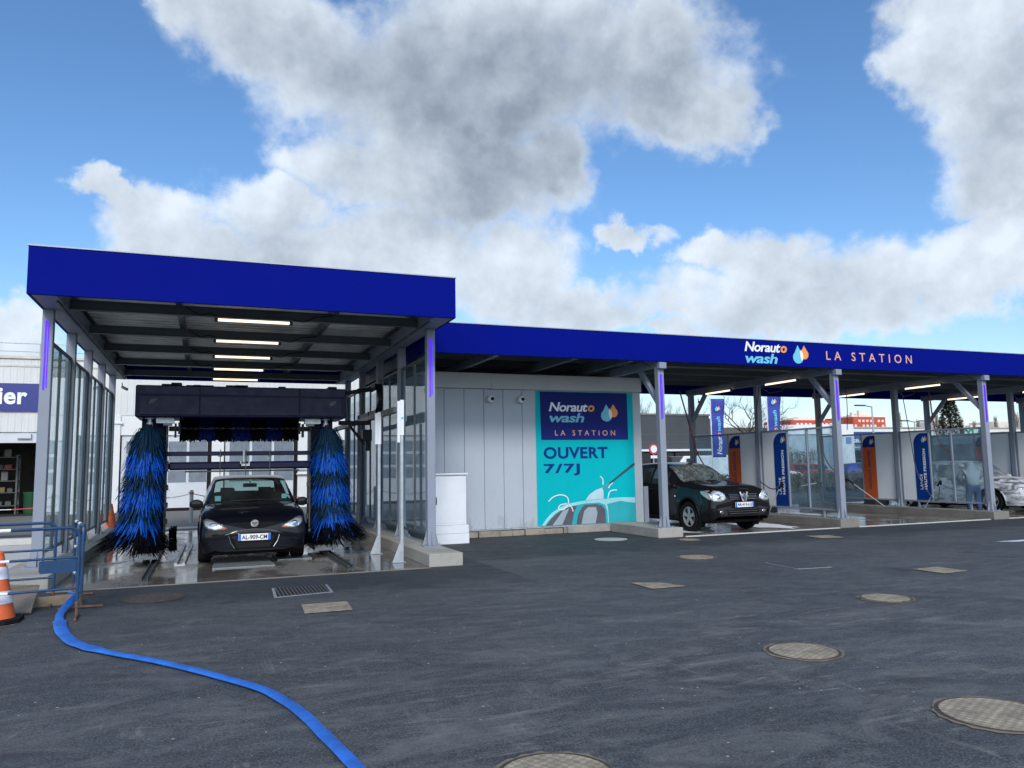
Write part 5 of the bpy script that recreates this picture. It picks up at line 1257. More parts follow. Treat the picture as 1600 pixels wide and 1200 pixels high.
# white jet lances and hanging hoses in the bays
def bay_hose(pts, r, mat, label, lance=None, spring=None):
    t = thing('jet_hose', label, 'hose', pts[-1], 'hanging hoses in the jet wash bays')
    q = MB(); q.tube(cr(pts, 6), r, 6); q.build('hose', mat, t, smooth=True)
    if spring:
        q = MB(); a, c2 = Vector(spring[0]), Vector(spring[1]); k = 130; q.tube([a.lerp(c2, i/k)+Vector((math.cos(i*1.3), math.sin(i*1.3), 0))*.028 for i in range(k+1)], .006, 4); q.build('spring', DSTEEL, t)
    if lance:
        a, c2 = Vector(lance[0]), Vector(lance[1]); q = MB(); q.tube([a, a.lerp(c2, .2)], .026, 8); q.bar(a, a+Vector((0, 0, -.12)), .03, .04); g = q.build('grip', BLACK, t)
        q = MB(); q.tube([a.lerp(c2, .2), c2], .013, 8); q.tube([a.lerp(c2, .25), c2], .008, 6); q.build('lance', STEEL, t)
REDH = simple('red_hose', (.40, .02, .025), .45); BLKH = simple('grey_hose', (.045, .05, .07), .5); YELH = simple('olive_hose', (.10, .11, .09), .5)
bay_hose([(12.6, 18.8, 3.6), (12.75, 18.6, 2.6), (12.85, 18.4, 1.8), (13.0, 18.2, 1.35), (13.1, 18.0, 1.0)], .018, REDH, 'red coiled hose hanging behind the black SUV', spring=((12.6, 18.8, 3.6), (12.75, 18.6, 2.6)))
bay_hose([(13.45, 16.4, 3.5), (13.3, 16.45, 2.3), (13.2, 16.3, 1.2), (13.15, 16.0, .95), (13.2, 15.75, .85), (13.3, 15.6, .95)], .014, BLKH, 'dark hose drooping to the lance leaning on the first blue sign', lance=((13.35, 15.6, 1.02), (13.2, 16.0, .22)))
bay_hose([(16.5, 17.7, 3.6), (16.55, 17.7, 2.6), (16.6, 17.6, 1.8), (16.75, 17.5, 1.35), (17.05, 17.35, 1.08)], .020, REDH, 'red spring hose hanging in the second bay left of the orange sign', lance=((17.1, 17.3, 1.02), (17.95, 16.8, .22)), spring=((16.5, 17.7, 3.6), (16.6, 17.6, 1.9)))
bay_hose([(14.9, 16.0, 3.6), (14.92, 16.0, 2.4), (14.9, 15.9, 1.3), (14.75, 15.8, .95)], .02, YELH, 'olive brush hose hanging behind the glass of the middle divider', lance=((14.75, 15.8, .98), (14.2, 15.9, .90)))
bay_hose([(16.9, 16.9, 3.6), (17.0, 17.0, 3.0), (16.95, 17.0, 2.4)], .012, BLKH, 'short dark cable hanging in front of the distant red apartments')
bay_hose([(18.1, 16.1, 3.6), (18.2, 16.0, 2.2), (18.25, 15.9, 1.2), (18.3, 15.6, .6), (18.35, 15.4, .42), (18.35, 15.3, .8)], .012, BLKH, 'dark hose drooping in front of the second blue sign', lance=((18.40, 15.3, .95), (18.28, 15.75, .22)))
bay_hose([(20.6, 17.3, 3.6), (20.7, 17.3, 2.6), (20.8, 17.2, 2.0), (21.0, 17.0, 1.6)], .018, REDH, 'pale red coiled hose hanging behind the person', spring=((20.6, 17.3, 3.6), (20.7, 17.3, 2.2)))
bay_hose([(20.0, 15.2, 3.6), (20.02, 15.2, 2.4)], .012, BLKH, 'thin cable hanging left of the right hand LED post')
# bins / machines seen low behind the divider glass
for (x, y, w, d, h, n, m) in ((15.2, 18.6, .55, .55, .85, 'dark wheelie bin seen low through the middle divider glass', DARKG), (16.0, 20.4, .9, .6, .9, 'grey vacuum unit behind the middle divider glass', PANEL), (20.6, 19.6, .6, .5, .8, 'dark bin behind the silver car', DSTEEL)):
    t = thing('service_unit', n, 'bin', (x, y, 0)); q = MB(); q.box(x-w/2, x+w/2, y-d/2, y+d/2, .06, h); q.build('body', m, t, bevel=.04, seg=2)
    q = MB(); q.box(x-w/2-.02, x+w/2+.02, y-d/2-.03, y+d/2+.02, h+.002, h+.05); q.build('lid', m, t, bevel=.02); q = MB(); q.lathe([(.06, -w/2), (.06, w/2)], 12, (x, y+d/2, .061), 'x'); q.build('wheel', RUBBER, t)

# ================================================================ person washing the silver car
def skin(name, chain, mat, parent, sub=2):
    """chain: list of (id, parent_id, (x,y,z), radius)"""
    idx = {c[0]: i for i, c in enumerate(chain)}; me = bpy.data.meshes.new(name)
    me.from_pydata([c[2] for c in chain], [(idx[c[1]], i) for i, c in enumerate(chain) if c[1] is not None], [])
    o = bpy.data.objects.new(name, me); COL.objects.link(o); o.parent = parent
    o.modifiers.new('skin', 'SKIN'); sl = me.skin_vertices[0] if me.skin_vertices else None
    if sl is None: return o
    for i, c in enumerate(chain):
        r = c[3]; sl.data[i].radius = (r, r) if not isinstance(r, tuple) else r; sl.data[i].use_root = (c[1] is None)
    s = o.modifiers.new('sub', 'SUBSURF'); s.levels = sub; s.render_levels = sub
    dg = bpy.context.evaluated_depsgraph_get(); m2 = bpy.data.meshes.new_from_object(o.evaluated_get(dg))
    o.modifiers.clear(); o.data = m2; m2.materials.clear(); m2.materials.append(mat); m2.polygons.foreach_set('use_smooth', [True]*len(m2.polygons)); return o
PE = thing('person', 'person in a grey hooded top and blue jeans washing the silver car, seen from behind', 'person', (0, 0, 0))
SKINM = simple('skin', (.42, .25, .19), .55, var=.05); HOOD = simple('grey_hoodie', (.24, .28, .31), .9, var=.12, bump=.2); JEAN = simple('blue_jeans', (.018, .045, .12), .85, var=.15, bump=.2); SHOE = simple('dark_shoes', (.02, .02, .022), .7)
# local frame: faces +Y, leaning a little forward
ch = [('pel', None, (0, 0, .80), .12), ('sp', 'pel', (0, .03, .98), .115), ('ch', 'sp', (0, .07, 1.16), .13), ('nk', 'ch', (0, .12, 1.31), .05), ('hd', 'nk', (0, .15, 1.40), .075), ('hd2', 'hd', (0, .16, 1.48), .07)]
for s, n in ((-1, 'l'), (1, 'r')):
    hx = s*.30; hand = (s*.22, .52, 1.02) if s > 0 else (s*.20, .48, .92)
    ch += [('hip'+n, 'pel', (s*.09, 0, .76), .085), ('kn'+n, 'hip'+n, (s*.11, .04, .43), .055), ('an'+n, 'kn'+n, (s*.12, -.01, .08), .038), ('to'+n, 'an'+n, (s*.13, .13, .035), .03),
           ('sh'+n, 'ch', (s*.17, .08, 1.22), .055), ('el'+n, 'sh'+n, (s*.27, .18, 1.02), .042), ('wr'+n, 'el'+n, (hand[0], hand[1]-.08, hand[2]), .027), ('pa'+n, 'wr'+n, hand, .030)]
    for k in range(4): ch.append(('f%d' % k+n, 'pa'+n, (hand[0]+(k-1.5)*.018, hand[1]+.075-abs(k-1.2)*.008, hand[2]-.02), .009))
    ch.append(('th'+n, 'pa'+n, (hand[0]-s*.045, hand[1]+.03, hand[2]), .010))
skin('body', ch, SKINM, PE)
hc_ = [('a', None, (0, -.01, .74), (.19, .16)), ('b', 'a', (0, .02, .98), (.185, .15)), ('c', 'b', (0, .06, 1.16), (.20, .16)), ('d', 'c', (0, .09, 1.28), (.12, .11)), ('e', 'd', (0, .11, 1.38), (.125, .13)), ('f', 'e', (0, .12, 1.49), (.105, .115))]
for s, n in ((-1, 'l'), (1, 'r')):
    hand = (s*.22, .52, 1.02) if s > 0 else (s*.20, .48, .92)
    hc_ += [('s'+n, 'c', (s*.18, .07, 1.22), .085), ('el'+n, 's'+n, (s*.28, .18, 1.02), .068), ('w'+n, 'el'+n, (hand[0], hand[1]-.10, hand[2]), .048)]
skin('hoodie', hc_, HOOD, PE)
jc = [('a', None, (0, 0, .88), (.165, .14)), ('b', 'a', (0, 0, .74), (.17, .145))]
for s, n in ((-1, 'l'), (1, 'r')): jc += [('h'+n, 'b', (s*.10, .0, .68), .105), ('k'+n, 'h'+n, (s*.115, .04, .43), .082), ('c'+n, 'k'+n, (s*.12, .0, .22), .072), ('e'+n, 'c'+n, (s*.12, -.005, .09), .07)]
skin('jeans', jc, JEAN, PE)
for s in (-1, 1): skin('shoe', [('a', None, (s*.12, -.04, .045), .048), ('b', 'a', (s*.125, .06, .045), .045), ('c', 'b', (s*.13, .16, .035), .035)], SHOE, PE)
place(PE, (19.6, 15.3, .006), R(-30)); PE.scale = (1.0, 1.0, .97)

# ================================================================ far surroundings (right)
def bcar(name_label, paintcol, x, y, rz, scale=1):
    t, c_, d_, b_ = build_car('parked_car', name_label, 'car', HATCH, mk_carpaint('far_paint', paintcol), DARKG,
        dict(cuts=[1.16, 1.66, 2.28, 2.36, 3.0, 3.52, 3.73], screen=(1.16, 1.66), rear=(3.52, 3.73), side=[(1.55, 2.28), (2.36, 3.0)], arch=[(.78, .31, .37), (3.27, .31, .37)], track=1.5, wr=.30), detail=False, group='cars parked in the lot beyond the jet wash')
    for s in (-1, 1): d_('headlight', lerp_outline([(s*.42, .575), (s*.60, .565), (s*.735, .64), (s*.755, .71), (s*.62, .70), (s*.52, .65)], 1), LAMPG if False else ALLOY, .008, k=2)
    place(t, (x, y, 0), rz); t.scale = (scale,)*3; return t
bcar('white parked car seen through the glass right of the first blue sign', (.65, .66, .68), 43.5, 50, R(40))
bcar('red parked car seen through the glass beside the middle LED post', (.35, .015, .012), 45.6, 48, R(95))
bcar('dark red parked car partly hidden by the shrubs', (.16, .02, .015), 43.2, 47.0, R(100))
bcar('blue parked car seen left of the middle orange sign', (.012, .05, .26), 43.5, 39.5, R(70))
bcar('pale parked car seen through the glass left of the person', (.45, .55, .60), 68, 56, R(60))
bcar('pale blue parked car seen through glass just right of the flag pole', (.35, .45, .55), 24.6, 33.5, R(80))
bcar('white parked car left of the red one beyond the shrubs', (.6, .62, .64), 38.6, 43.5, R(85))
bcar('silver parked car right of the red one by the pale store', (.35, .37, .40), 50.5, 52.5, R(95))
bcar('black parked car in front of the white store windows', (.01, .01, .012), 60.5, 54, R(90))
bcar('small white parked car at the foot of the white store', (.6, .6, .6), 82, 74, R(90))
VN = thing('white_van', 'white van seen over the roof of the black SUV', 'van', (27.5, 41, 0))
q = MB(); q.prism([(25.9, 40, .4), (25.9, 40, 1.25), (26.5, 40, 1.45), (27.0, 40, 2.0), (30.6, 40, 2.05), (30.7, 40, .4)], (0, 1.9, 0)); q.build('body', WHITE, VN, bevel=.08, seg=2)
q = MB(); q.box(27.1, 27.6, 39.985, 39.998, 1.35, 1.85); q.build('side_window', DARKG, VN)
q = MB(); q.prism([(26.52, 40.1, 1.50), (26.96, 40.1, 1.98), (26.93, 40.1, 1.99), (26.49, 40.1, 1.51)], (0, 1.7, 0)); q.build('windscreen', DARKG, VN)
for x in (26.7, 29.8):
    for y in (40.1, 41.8):
        q = MB(); q.lathe([(.33, -.1), (.35, 0), (.33, .1)], 18, (x, y, .35), 'y'); q.build('wheel', RUBBER, VN)
# dark grey retail building
D = thing('dark_building', 'dark grey flat roofed shop building with a white canopy strip behind the black SUV', 'building', (30, 46, 0))
DG = simple('anthracite_cladding', (.050, .055, .062), .5, var=.1, vs=1)
q = MB(); q.box(14, 33.2, 46, 60, 2.5, 4.98); q.box(14, 33.2, 47.5, 60, 0, 2.499); q.build('wall', DG, D)
q = MB()
for z in (3.05, 3.55): q.box(14, 33.2, 45.97, 45.999, z, z+.02)
q.box(14, 33.25, 45.93, 45.999, 4.9, 5.02); q.build('joint', simple('joint_grey', (.14, .14, .14), .5), D)
q = MB(); q.box(13.9, 33.3, 44.9, 45.92, 2.40, 2.54); q.build('canopy_edge', WHITE, D)
q = MB(); q.box(14, 33.2, 47.40, 47.49, 0.1, 2.39); q.build('shop_window', DARKG, D)
q = MB(); x = 14
while x < 33: q.box(x, x+.07, 47.34, 47.395, .1, 2.39); x += 1.9
q.build('mullion', DSTEEL, D)
q = MB(); q.box(33.3, 41.9, 50, 60, 0, 4.30); q.box(33.3, 36.1, 49.8, 49.99, 0, 4.98)
tag(q.build('annex_building', simple('brown_grey_cladding', (.10, .095, .085), .6, var=.1), origin=(36, 50, 0)), 'lower brown grey annex building behind the bare tree', 'building')
random.seed(12)
FB = simple('foam_on_floor', (.75, .78, .82), .5, var=.06)
# round sign on a pole
t = thing('road_sign', 'small round red rimmed road sign behind the black SUV', 'road sign', (22.45, 36.2, 0)); q = MB(); q.tube([(22.45, 36.2, 0), (22.45, 36.2, 2.5)], .03, 6); q.build('pole', STEEL, t)
q = MB(); q.lathe([(.30, 0), (.30, -.02)], 20, (22.45, 36.17, 2.35), 'y'); q.build('rim', simple('sign_red', (.45, .05, .05), .5), t); q = MB(); q.lathe([(.20, -.021), (.20, -.026)], 20, (22.45, 36.17, 2.35), 'y'); q.box(22.25, 22.65, 36.15, 36.165, 1.85, 2.0); q.build('face', PWHITE, t)
# terrace furniture / planting in front of dark shop: orange brown leaves
def leafcloud(b, c, rx, ry, rz_, n, s, rnd, mats=2, shape=None):
    for i in range(n):
        while True:
            p = Vector((rnd.uniform(-1, 1), rnd.uniform(-1, 1), rnd.uniform(-1, 1)))
            if p.length < 1: break
        if rnd.random() < .5: p = p.normalized()*rnd.uniform(.75, 1.05)
        p = Vector((c[0]+p.x*rx, c[1]+p.y*ry, c[2]+p.z*rz_)); a = Vector((rnd.uniform(-1, 1), rnd.uniform(-1, 1), rnd.uniform(-1, 1))).normalized(); u = a.orthogonal().normalized()*s*rnd.uniform(.5, 1.2); v = a.cross(u).normalized()*s*rnd.uniform(.3, .8)
        b.add([p-u, p+v*.6, p+u, p-v*.6], [(0, 1, 2, 3)], rnd.randrange(mats))
GRN = [simple('hedge_green', (.035, .055, .030), .8, var=.3), simple('hedge_brown', (.065, .055, .042), .8, var=.3), simple('dry_leaf', (.10, .075, .05), .8, var=.3)]
rnd = random.Random(31)
def hedge(x0, x1, y, h, n, label, name='shrub_hedge'):
    t = thing(name, label, 'hedge', ((x0+x1)/2, y, 0), 'hedges and shrubs beyond the jet wash'); b = MB(); k = max(2, int((x1-x0)/.9))
    for i in range(k): leafcloud(b, (x0+(x1-x0)*(i+.5)/k, y+rnd.uniform(-.3, .3), h*.52), .8, .8, h*.55*rnd.uniform(.85, 1.1), n//k, .09, rnd, 3)
    b.build('foliage', GRN, t, recalc=False)
    b = MB()
    for i in range(k*7):
        x = rnd.uniform(x0, x1); b.tube([(x, y, 0), (x+rnd.uniform(-.3, .3), y+rnd.uniform(-.3, .3), h*rnd.uniform(.8, 1.25))], [.02, .004], 4)
    b.build('stem', simple('twig_brown', (.06, .05, .042), .9), t, recalc=False)
hedge(26.5, 33.0, 31.5, .95, 5200, 'low green brown hedge seen through the middle divider glass')
hedge(33.5, 40.5, 32.5, 1.0, 3600, 'low hedge behind the second bay, right of the middle LED post')
hedge(46.0, 50.5, 54.0, 2.6, 3600, 'tall dark hedge in front of the pale blue grey store wall')
hedge(21.5, 27.5, 36.0, .9, 2500, 'brown terrace planting in front of the dark grey shop')
# flags
def flag(x, y, zt, zb, w, rz, label):
    t = thing('beach_flag', label, 'flag', (0, 0, 0), 'tall blue advertising flags')
    q = MB(); q.tube([(0, 0, 0), (0, 0, zt+.1)], .025, 8); q.bar((0, 0, zt+.05), (w, 0, zt+.05), .02, .02); q.build('pole', WHITE, t)
    nx, nz = 8, 24; vs = []; fs = []
    fy = lambda u, v: .05*math.sin(u*4+v*7)*u+.02*math.sin(v*19)
    for j in range(nz+1):
        for i in range(nx+1):
            u, v = i/nx, j/nz; vs.append((.03+u*w*(1+.03*math.sin(v*9)), fy(u, v), zb+(zt-zb)*v))
    for j in range(nz):
        for i in range(nx): a = j*(nx+1)+i; fs.append((a, a+1, a+nx+2, a+nx+1))
    q = MB(); q.add(vs, fs); o = q.build('cloth', simple('flag_blue', (.035, .055, .33), .6, var=.08), t, smooth='all', recalc=False)
    sm = o.modifiers.new('s', 'SOLIDIFY'); sm.thickness = .004
    H_ = zt-zb
    def wr(txt, z0, L, h, m, x0=w*.30, sh=.2):
        q = MB(); q.text(txt, (x0, -.0, z0), (0, 0, 1), (-1, 0, 0), L, h, .004, .03, sh, 1)
        # ux=Z, uy=-X -> letters read bottom to top; shift to the cloth's right part then bend with it
        q.v = [(v[0]+w*.45, fy(max(0, min(1, (v[0]+w*.45)/w)), (v[2]-zb)/H_)-.010-abs(v[1])*.5, v[2]) for v in q.v]
        q.build('lettering', m, t)
    wr('Noraut', zb+H_*.05, H_*.30, w*.34, PWHITE); wr('o', zb+H_*.36, H_*.06, w*.26, PORANGE); wr('wash', zb+H_*.44, H_*.26, w*.34, PSKY)
    q = MB(); drops(q, Vector((w*.30, -.03, zb+H_*.78)), 0, w*.45, H_*.10, 0); q.build('emblem', [PSKY, PORANGE, PWHITE], t)
    place(t, (x, y, 0), rz)
flag(21.75, 30, 4.52, 1.80, .72, 0, 'blue advertising flag on a white pole right above the black SUV')
flag(25.0, 30, 4.95, 1.9, .72, R(-5), 'blue advertising flag above the first white panel, nearer the bare tree branches')
# bare trees
def bare_tree(x, y, h, sp, label, seed, depth=6, mat=None, r0=.11, grp='bare winter trees behind the jet wash', up_=.35, nb=3):
    rnd = random.Random(seed); t = thing('bare_tree', label, 'tree', (x, y, 0), grp); br = MB(); mat = mat or simple('bark_dark', (.055, .048, .045), .9, var=.2)
    q = MB(); q.tube([(x, y, 0), (x+.05, y, h*.18), (x, y, h*.34)], [r0, r0*.8, r0*.65], 8); q.build('trunk', mat, t, smooth=True)
    def grow(p, d, L, r, k):
        pts = [p]; q_ = p.copy(); dd = d.copy()
        for i in range(3):
            dd = (dd+Vector((rnd.uniform(-.22, .22), rnd.uniform(-.22, .22), rnd.uniform(-.05, .18)))).normalized(); q_ = q_+dd*L/3; pts.append(q_.copy())
        br.tube(pts, [r, r*.85, r*.7, r*.55], 4 if k < depth-1 else 6)
        if k <= 0: return
        for j in range(nb if k > 1 else nb+1):
            i = rnd.choice((1, 2, 3, 3)); a = rnd.uniform(0, 6.28); perp = dd.orthogonal().normalized(); perp = perp*math.cos(a)+dd.cross(perp)*math.sin(a)
            grow(pts[i], (dd+perp*rnd.uniform(.5, 1.0)*sp+Vector((0, 0, up_))).normalized(), L*rnd.uniform(.6, .82), r*.55, k-1)
    for j in range(4):
        a = j*1.57+rnd.random(); grow(Vector((x, y, h*rnd.uniform(.28, .34))), Vector((math.cos(a)*sp*.8, math.sin(a)*sp*.8, 1)).normalized(), h*.23, r0*.6, depth-2)
    br.build('branches', mat, t, recalc=False)
bare_tree(36.3, 44.5, 7.6, 1.25, 'bare spreading tree behind the first white panel', 5, 7, r0=.16, up_=.12)
for i, (x, y, h) in enumerate(((35.5, 62, 8.3), (38.2, 62, 8.0), (41, 62, 8.6))): bare_tree(x, y, h, .8, ['small bare tree top above the dark building, left of the first LED post', 'small bare tree top above the dark building, right of the first LED post', 'small bare tree top above the dark building by the rear post'][i], 40+i, 6, r0=.1)
# tall poplars far behind
TAN = simple('pale_twigs', (.24, .19, .14), .9, var=.15)
def poplar(x, y, h, label, seed):
    rnd = random.Random(seed); t = thing('poplar_tree', label, 'tree', (x, y, 0), 'leafless poplars on the horizon'); q = MB(); q.tube([(x, y, 0), (x, y, h*.9)], [.3, .05], 6); q.build('trunk', TAN, t)
    b = MB()
    for i in range(420):
        z = h*rnd.uniform(.12, .9); a = rnd.uniform(0, 6.28); L = h*.16*(1-abs(z/h-.45)*1.1)*rnd.uniform(.6, 1.2); d = Vector((math.cos(a)*.45, math.sin(a)*.45, 1)).normalized()
        p = Vector((x, y, z)); b.tube([p, p+d*L*.6, p+d*L+Vector((0, 0, L*.3))], [.05, .035, .02], 3)
    b.build('crown', TAN, t, recalc=False)
for i, (x, h) in enumerate(((222, 17.5), (228, 19), (234, 19.5), (256, 20), (262, 21.5), (272, 20.5), (278, 19), (292, 19), (299, 20), (306, 18.5), (320, 22), (326, 21), (336, 22.5), (344, 20.5))):
    poplar(x, 225+((i*37) % 23), h, 'leafless poplar on the horizon, %s of fourteen from the left' % ['first', 'second', 'third', 'fourth', 'fifth', 'sixth', 'seventh', 'eighth', 'ninth', 'tenth', 'eleventh', 'twelfth', 'thirteenth', 'last'][i], 60+i)
# conifer
t = thing('conifer_tree', 'dark green conifer rising above the divider left of the person', 'tree', (74.2, 60, 0)); q = MB(); q.tube([(74.2, 60, 0), (74.2, 60, 8.2)], [.22, .03], 8); q.build('trunk', simple('conifer_bark', (.05, .035, .025), .9), t)
rnd = random.Random(77); b = MB()
for i in range(11000):
    z = rnd.uniform(.3, 8.7)**1.0; a = rnd.uniform(0, 6.28); R_ = 2.15*(1-z/9.0)**.75*(1+.14*math.sin(a*5+z*2.1)+.10*math.sin(z*6+a*2)); rr_ = R_*rnd.uniform(.45, 1.0)**.5
    p = Vector((74.2+math.cos(a)*rr_, 60+math.sin(a)*rr_, z)); o = Vector((math.cos(a), math.sin(a), rnd.uniform(-.2, .8))).normalized()*rnd.uniform(.10, .22); sd_ = Vector((-math.sin(a), math.cos(a), rnd.uniform(-.4, .4)))*rnd.uniform(.05, .10)
    b.add([p-sd_, p+sd_, p+o+sd_*.3, p+o-sd_*.3], [(0, 1, 2, 3)], rnd.randrange(3))
b.build('crown', [simple('conifer_dark', (.016, .028, .012), .8, var=.3), simple('conifer_mid', (.035, .052, .02), .8, var=.3), simple('conifer_light', (.07, .085, .035), .8, var=.3)], t, recalc=False)
# pale store with corner
PB = thing('pale_store', 'pale blue grey metal store wall behind the parked cars', 'building', (50, 58, 0))
q = MB(); q.prism([(45.0, 59.5, 0), (54.0, 56.5, 0), (54.0, 56.5, 4.5), (45.0, 59.5, 4.5)], (2, 8, 0)); q.build('wall', mk_corrug('pale_store_cladding', (.34, .42, .48), .6, 0, .5, 0, .02), PB)
q = MB(); q.prism([(44.9, 59.4, 4.1), (54.05, 56.35, 4.1), (54.05, 56.35, 5.0), (44.9, 59.4, 5.0)], (.02, .09, 0)); q.build('fascia', WHITE, PB)
q = MB(); q.box(54.05, 56.6, 56.0, 60, 0, 5.0); q.build('corner_wall', WHITE, PB)
q = MB(); q.box(55.6, 56.2, 55.93, 55.99, 3.2, 3.8); q.build('wall_plate', simple('plate_blue_b', (.1, .25, .5), .5), PB)
# long white store
LS = thing('white_store', 'long white flat roofed store with green lettering in the far right background', 'building', (100, 80, 0))
q = MB(); q.box(77.5, 170, 80, 120, 0, 6.1); q.build('wall', simple('store_white', (.72, .72, .68), .6, var=.03), LS)
q = MB(); q.box(77.4, 170, 79.85, 79.995, 5.98, 6.15); q.build('coping', simple('store_cream', (.40, .37, .32), .6), LS)
q = MB(); q.box(74, 95, 79.9, 79.99, .2, 2.9); q.box(99, 115, 79.9, 79.99, .2, 2.9); q.build('shop_window', DARKG, LS)
q = MB(); q.box(74, 95, 79.0, 79.88, 3.0, 3.3); q.build('awning', simple('awning_blue', (.04, .13, .26), .5), LS)
q = MB(); x = 74
while x < 95: q.box(x, x+.35, 79.8, 79.895, .2, 2.9); x += 2.1
q.build('column', WHITE, LS)
q = MB(); q.text('AYLA', (100.4, 79.98, 4.75), (1, 0, 0), (0, 0, 1), 5.0, 1.15, .05, .03, 0, 1.02); q.build('lettering', simple('letter_green', (.01, .26, .12), .5), LS)
q = MB(); q.box(100.5, 107, 79.90, 79.985, 3.0, 3.9); q.build('sign_panel', simple('pale_sign', (.5, .6, .66), .5), LS)
for k, cc in enumerate(((.02, .35, .45), (.28, .2, .45), (.6, .2, .25))):
    q = MB(); q.box(101+k*1.5, 102+k*1.5, 79.86, 79.895, 3.1, 3.7); q.build('colour_patch', simple('patch%d' % 0 if False else 'colour_patch', cc, .5), LS)
t = thing('store_sign', 'blue sign reading GRANDE on the white store left of the orange sign', 'sign', (80, 79.5, 4))
q = MB(); q.box(77.5, 88, 79.40, 79.6, 4.75, 5.45); q.box(77.5, 84.8, 79.38, 79.6, 3.85, 4.74); q.build('board', simple('store_sign_blue', (.02, .07, .22), .5), t)
q = MB(); q.text('GRANDE', (79.7, 79.37, 3.98), (1, 0, 0), (0, 0, 1), 4.3, .52, .03, .04, 0, 1.0); q.build('lettering', PWHITE, t)
# dark pitched kiosk right with yellow
t = thing('market_hall', 'dark metal pitched roof hall with a yellow end at the right edge', 'building', (60, 42, 0))
q = MB(); q.prism([(56.6, 42, 2.75), (57.6, 42, 3.62), (74.0, 42, 3.9), (74, 42, 2.75)], (0, 10, 0)); q.build('roof', mk_corrug('dark_standing_seam', (.10, .115, .12), .9, 0, .5, .3, .05), t)
q = MB(); q.box(56.9, 74, 42.3, 52, 0, 2.74); q.build('wall', DG, t); q = MB(); q.box(59.5, 66, 41.8, 41.95, 2.9, 4.1); q.build('yellow_end', simple('yellow_paint', (.65, .48, .03), .5), t)
# red apartments
REDB = simple('red_brick_render', (.50, .085, .05), .8, var=.08); WINW = simple('pale_window', (.75, .70, .62), .5)
def flats(x0, x1, y, h, label, floors=3, extra=True):
    t = thing('apartment_block', label, 'building', ((x0+x1)/2, y, 0), 'red apartment blocks on the horizon')
    q = MB(); q.box(x0, x1, y, y+14, 0, h); q.build('wall', REDB, t)
    q = MB(); q.box(x0-.1, x1+.1, y-.15, y-.02, h-9.5, h-8.2) if False else None
    q = MB(); q.box(x0-.1, x1+.1, y-.3, y-.01, h-6.0, h-4.9); q.box(x0+(x1-x0)*.2, x1-2, y+3, y+9, h+.01, h+.7); q.box(x0+(x1-x0)*.3, x1-5, y+3, y+8, h+.71, h+1.3)
    if extra:
        q.box(x0+1.5, x0+2.6, y+2, y+3, h+.01, h+1.8); q.box(x0+5, x0+6.2, y+2, y+3, h+.01, h+2.6)
    q.build('white_band', WINW, t)
    n = int((x1-x0)/1.9)
    for r_ in range(floors):
        z = h-1.9-r_*1.85
        for k in range(n):
            a = x0+.6+k*1.9; 
            if (k*7+r_*3) % 5 == 0: continue
            q = MB(); q.box(a, a+1.05, y-.06, y-.005, z, z+.85); q.build('window', WINW, t)
flats(193.5, 213, 220, 16.6, 'red apartment block on the horizon left of the middle LED post', 2, False)
flats(222.5, 238.3, 220, 18.0, 'red apartment block on the horizon above the middle orange sign', 3)
q = MB(); q.box(178, 188, 215, 225, 0, 14.2); tag(q.build('apartment_block', simple('beige_block', (.30, .26, .22), .8), origin=(183, 215, 0)), 'small beige block left of the red apartments', 'building')
q = MB(); random.seed(6)
x = 304
for k in range(9):
    w = random.uniform(8, 16); q = MB(); q.box(x, x+w, 250, 262, 0, random.uniform(17, 19.3)); q.box(x+1, x+w-2, 249.9, 249.99, 15, 15.8)
    tag(q.build('apartment_block', WINW, origin=(x, 250, 0)), 'pale low block on the right horizon, %s of nine from the left' % ['first', 'second', 'third', 'fourth', 'fifth', 'sixth', 'seventh', 'eighth', 'last'][k], 'building', 'pale blocks on the right horizon'); x += w+random.uniform(1, 6)
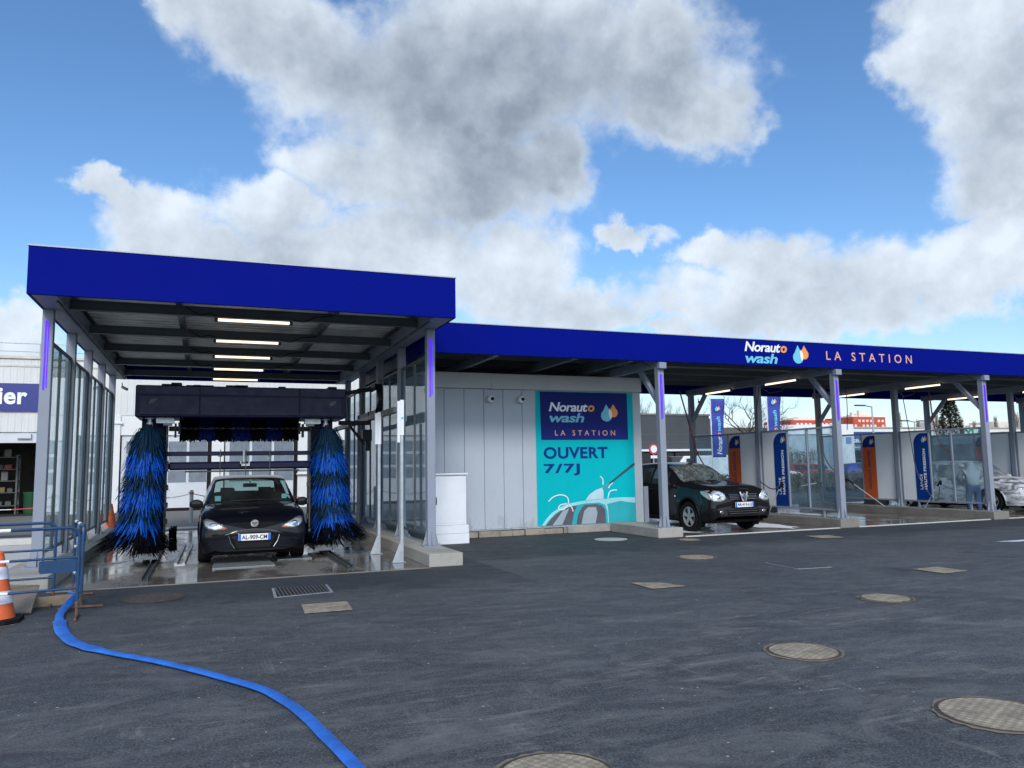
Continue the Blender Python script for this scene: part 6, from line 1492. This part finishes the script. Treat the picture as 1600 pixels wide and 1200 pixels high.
# lamp posts
for x, y, h, dbl, n in ((46.4, 44, 5.6, False, 'lamp post beside the rear bay post in the middle of the right background'), (57.5, 50, 4.9, True, 'double armed lamp post above the second blue sign'), (78, 55, 3.9, True, 'low double armed lamp post near the right edge')):
    t = thing('street_lamp', n, 'street lamp', (x, y, 0), 'lamp posts in the lot'); q = MB(); q.tube([(x, y, 0), (x, y, h)], [.09, .05], 8); q.build('pole', STEEL, t)
    q = MB()
    for s in ((-1, 1) if dbl else (-1,)): q.tube([(x, y, h-.05), (x+s*.8, y, h+.05)], .035, 5); q.box(min(x+s*.7, x+s*1.6), max(x+s*.7, x+s*1.6), y-.12, y+.12, h+.0, h+.10)
    q.build('lamp_head', DSTEEL, t)
# tree line and blocks far behind the workshop so the horizon is closed
hillm = simple('far_trees', (.05, .055, .05), .9, var=.3)
rnd = random.Random(3); b = MB()
for i in range(260):
    a = R(-70+210*i/260); d = 620+rnd.uniform(-30, 30); x, y = math.sin(a)*d, math.cos(a)*d; h = rnd.uniform(6, 11); r_ = rnd.uniform(10, 18)
    b.lathe([(r_*.8, 0), (r_, h*.4), (r_*.75, h*.8), (r_*.3, h)], 9, (x, y, 0))
b.build('distant_woodland', hillm, kind='stuff', smooth='all', recalc=False)
# foam puddle on the bay floor left of and under the SUV
q = MB(); rnd = random.Random(2); pts = [(10.2+math.cos(a)*(1.1+rnd.uniform(-.25, .25)), 17.0+math.sin(a)*(2.2+rnd.uniform(-.4, .4)), .012) for a in [2*math.pi*i/26 for i in range(26)]]
q.add(pts, [tuple(range(26))]); tag(q.build('foam_puddle', FB, recalc=False, origin=(10, 17, 0)), None, None, None, 'stuff')
q = MB(); pts = [(12.5+math.cos(a)*(.5+rnd.uniform(-.1, .1)), 15.4+math.sin(a)*(1.0+rnd.uniform(-.3, .3)), .012) for a in [2*math.pi*i/26 for i in range(26)]]
q.add(pts, [tuple(range(26))]); tag(q.build('foam_puddle', FB, recalc=False, origin=(12.5, 15, 0)), None, None, None, 'stuff')
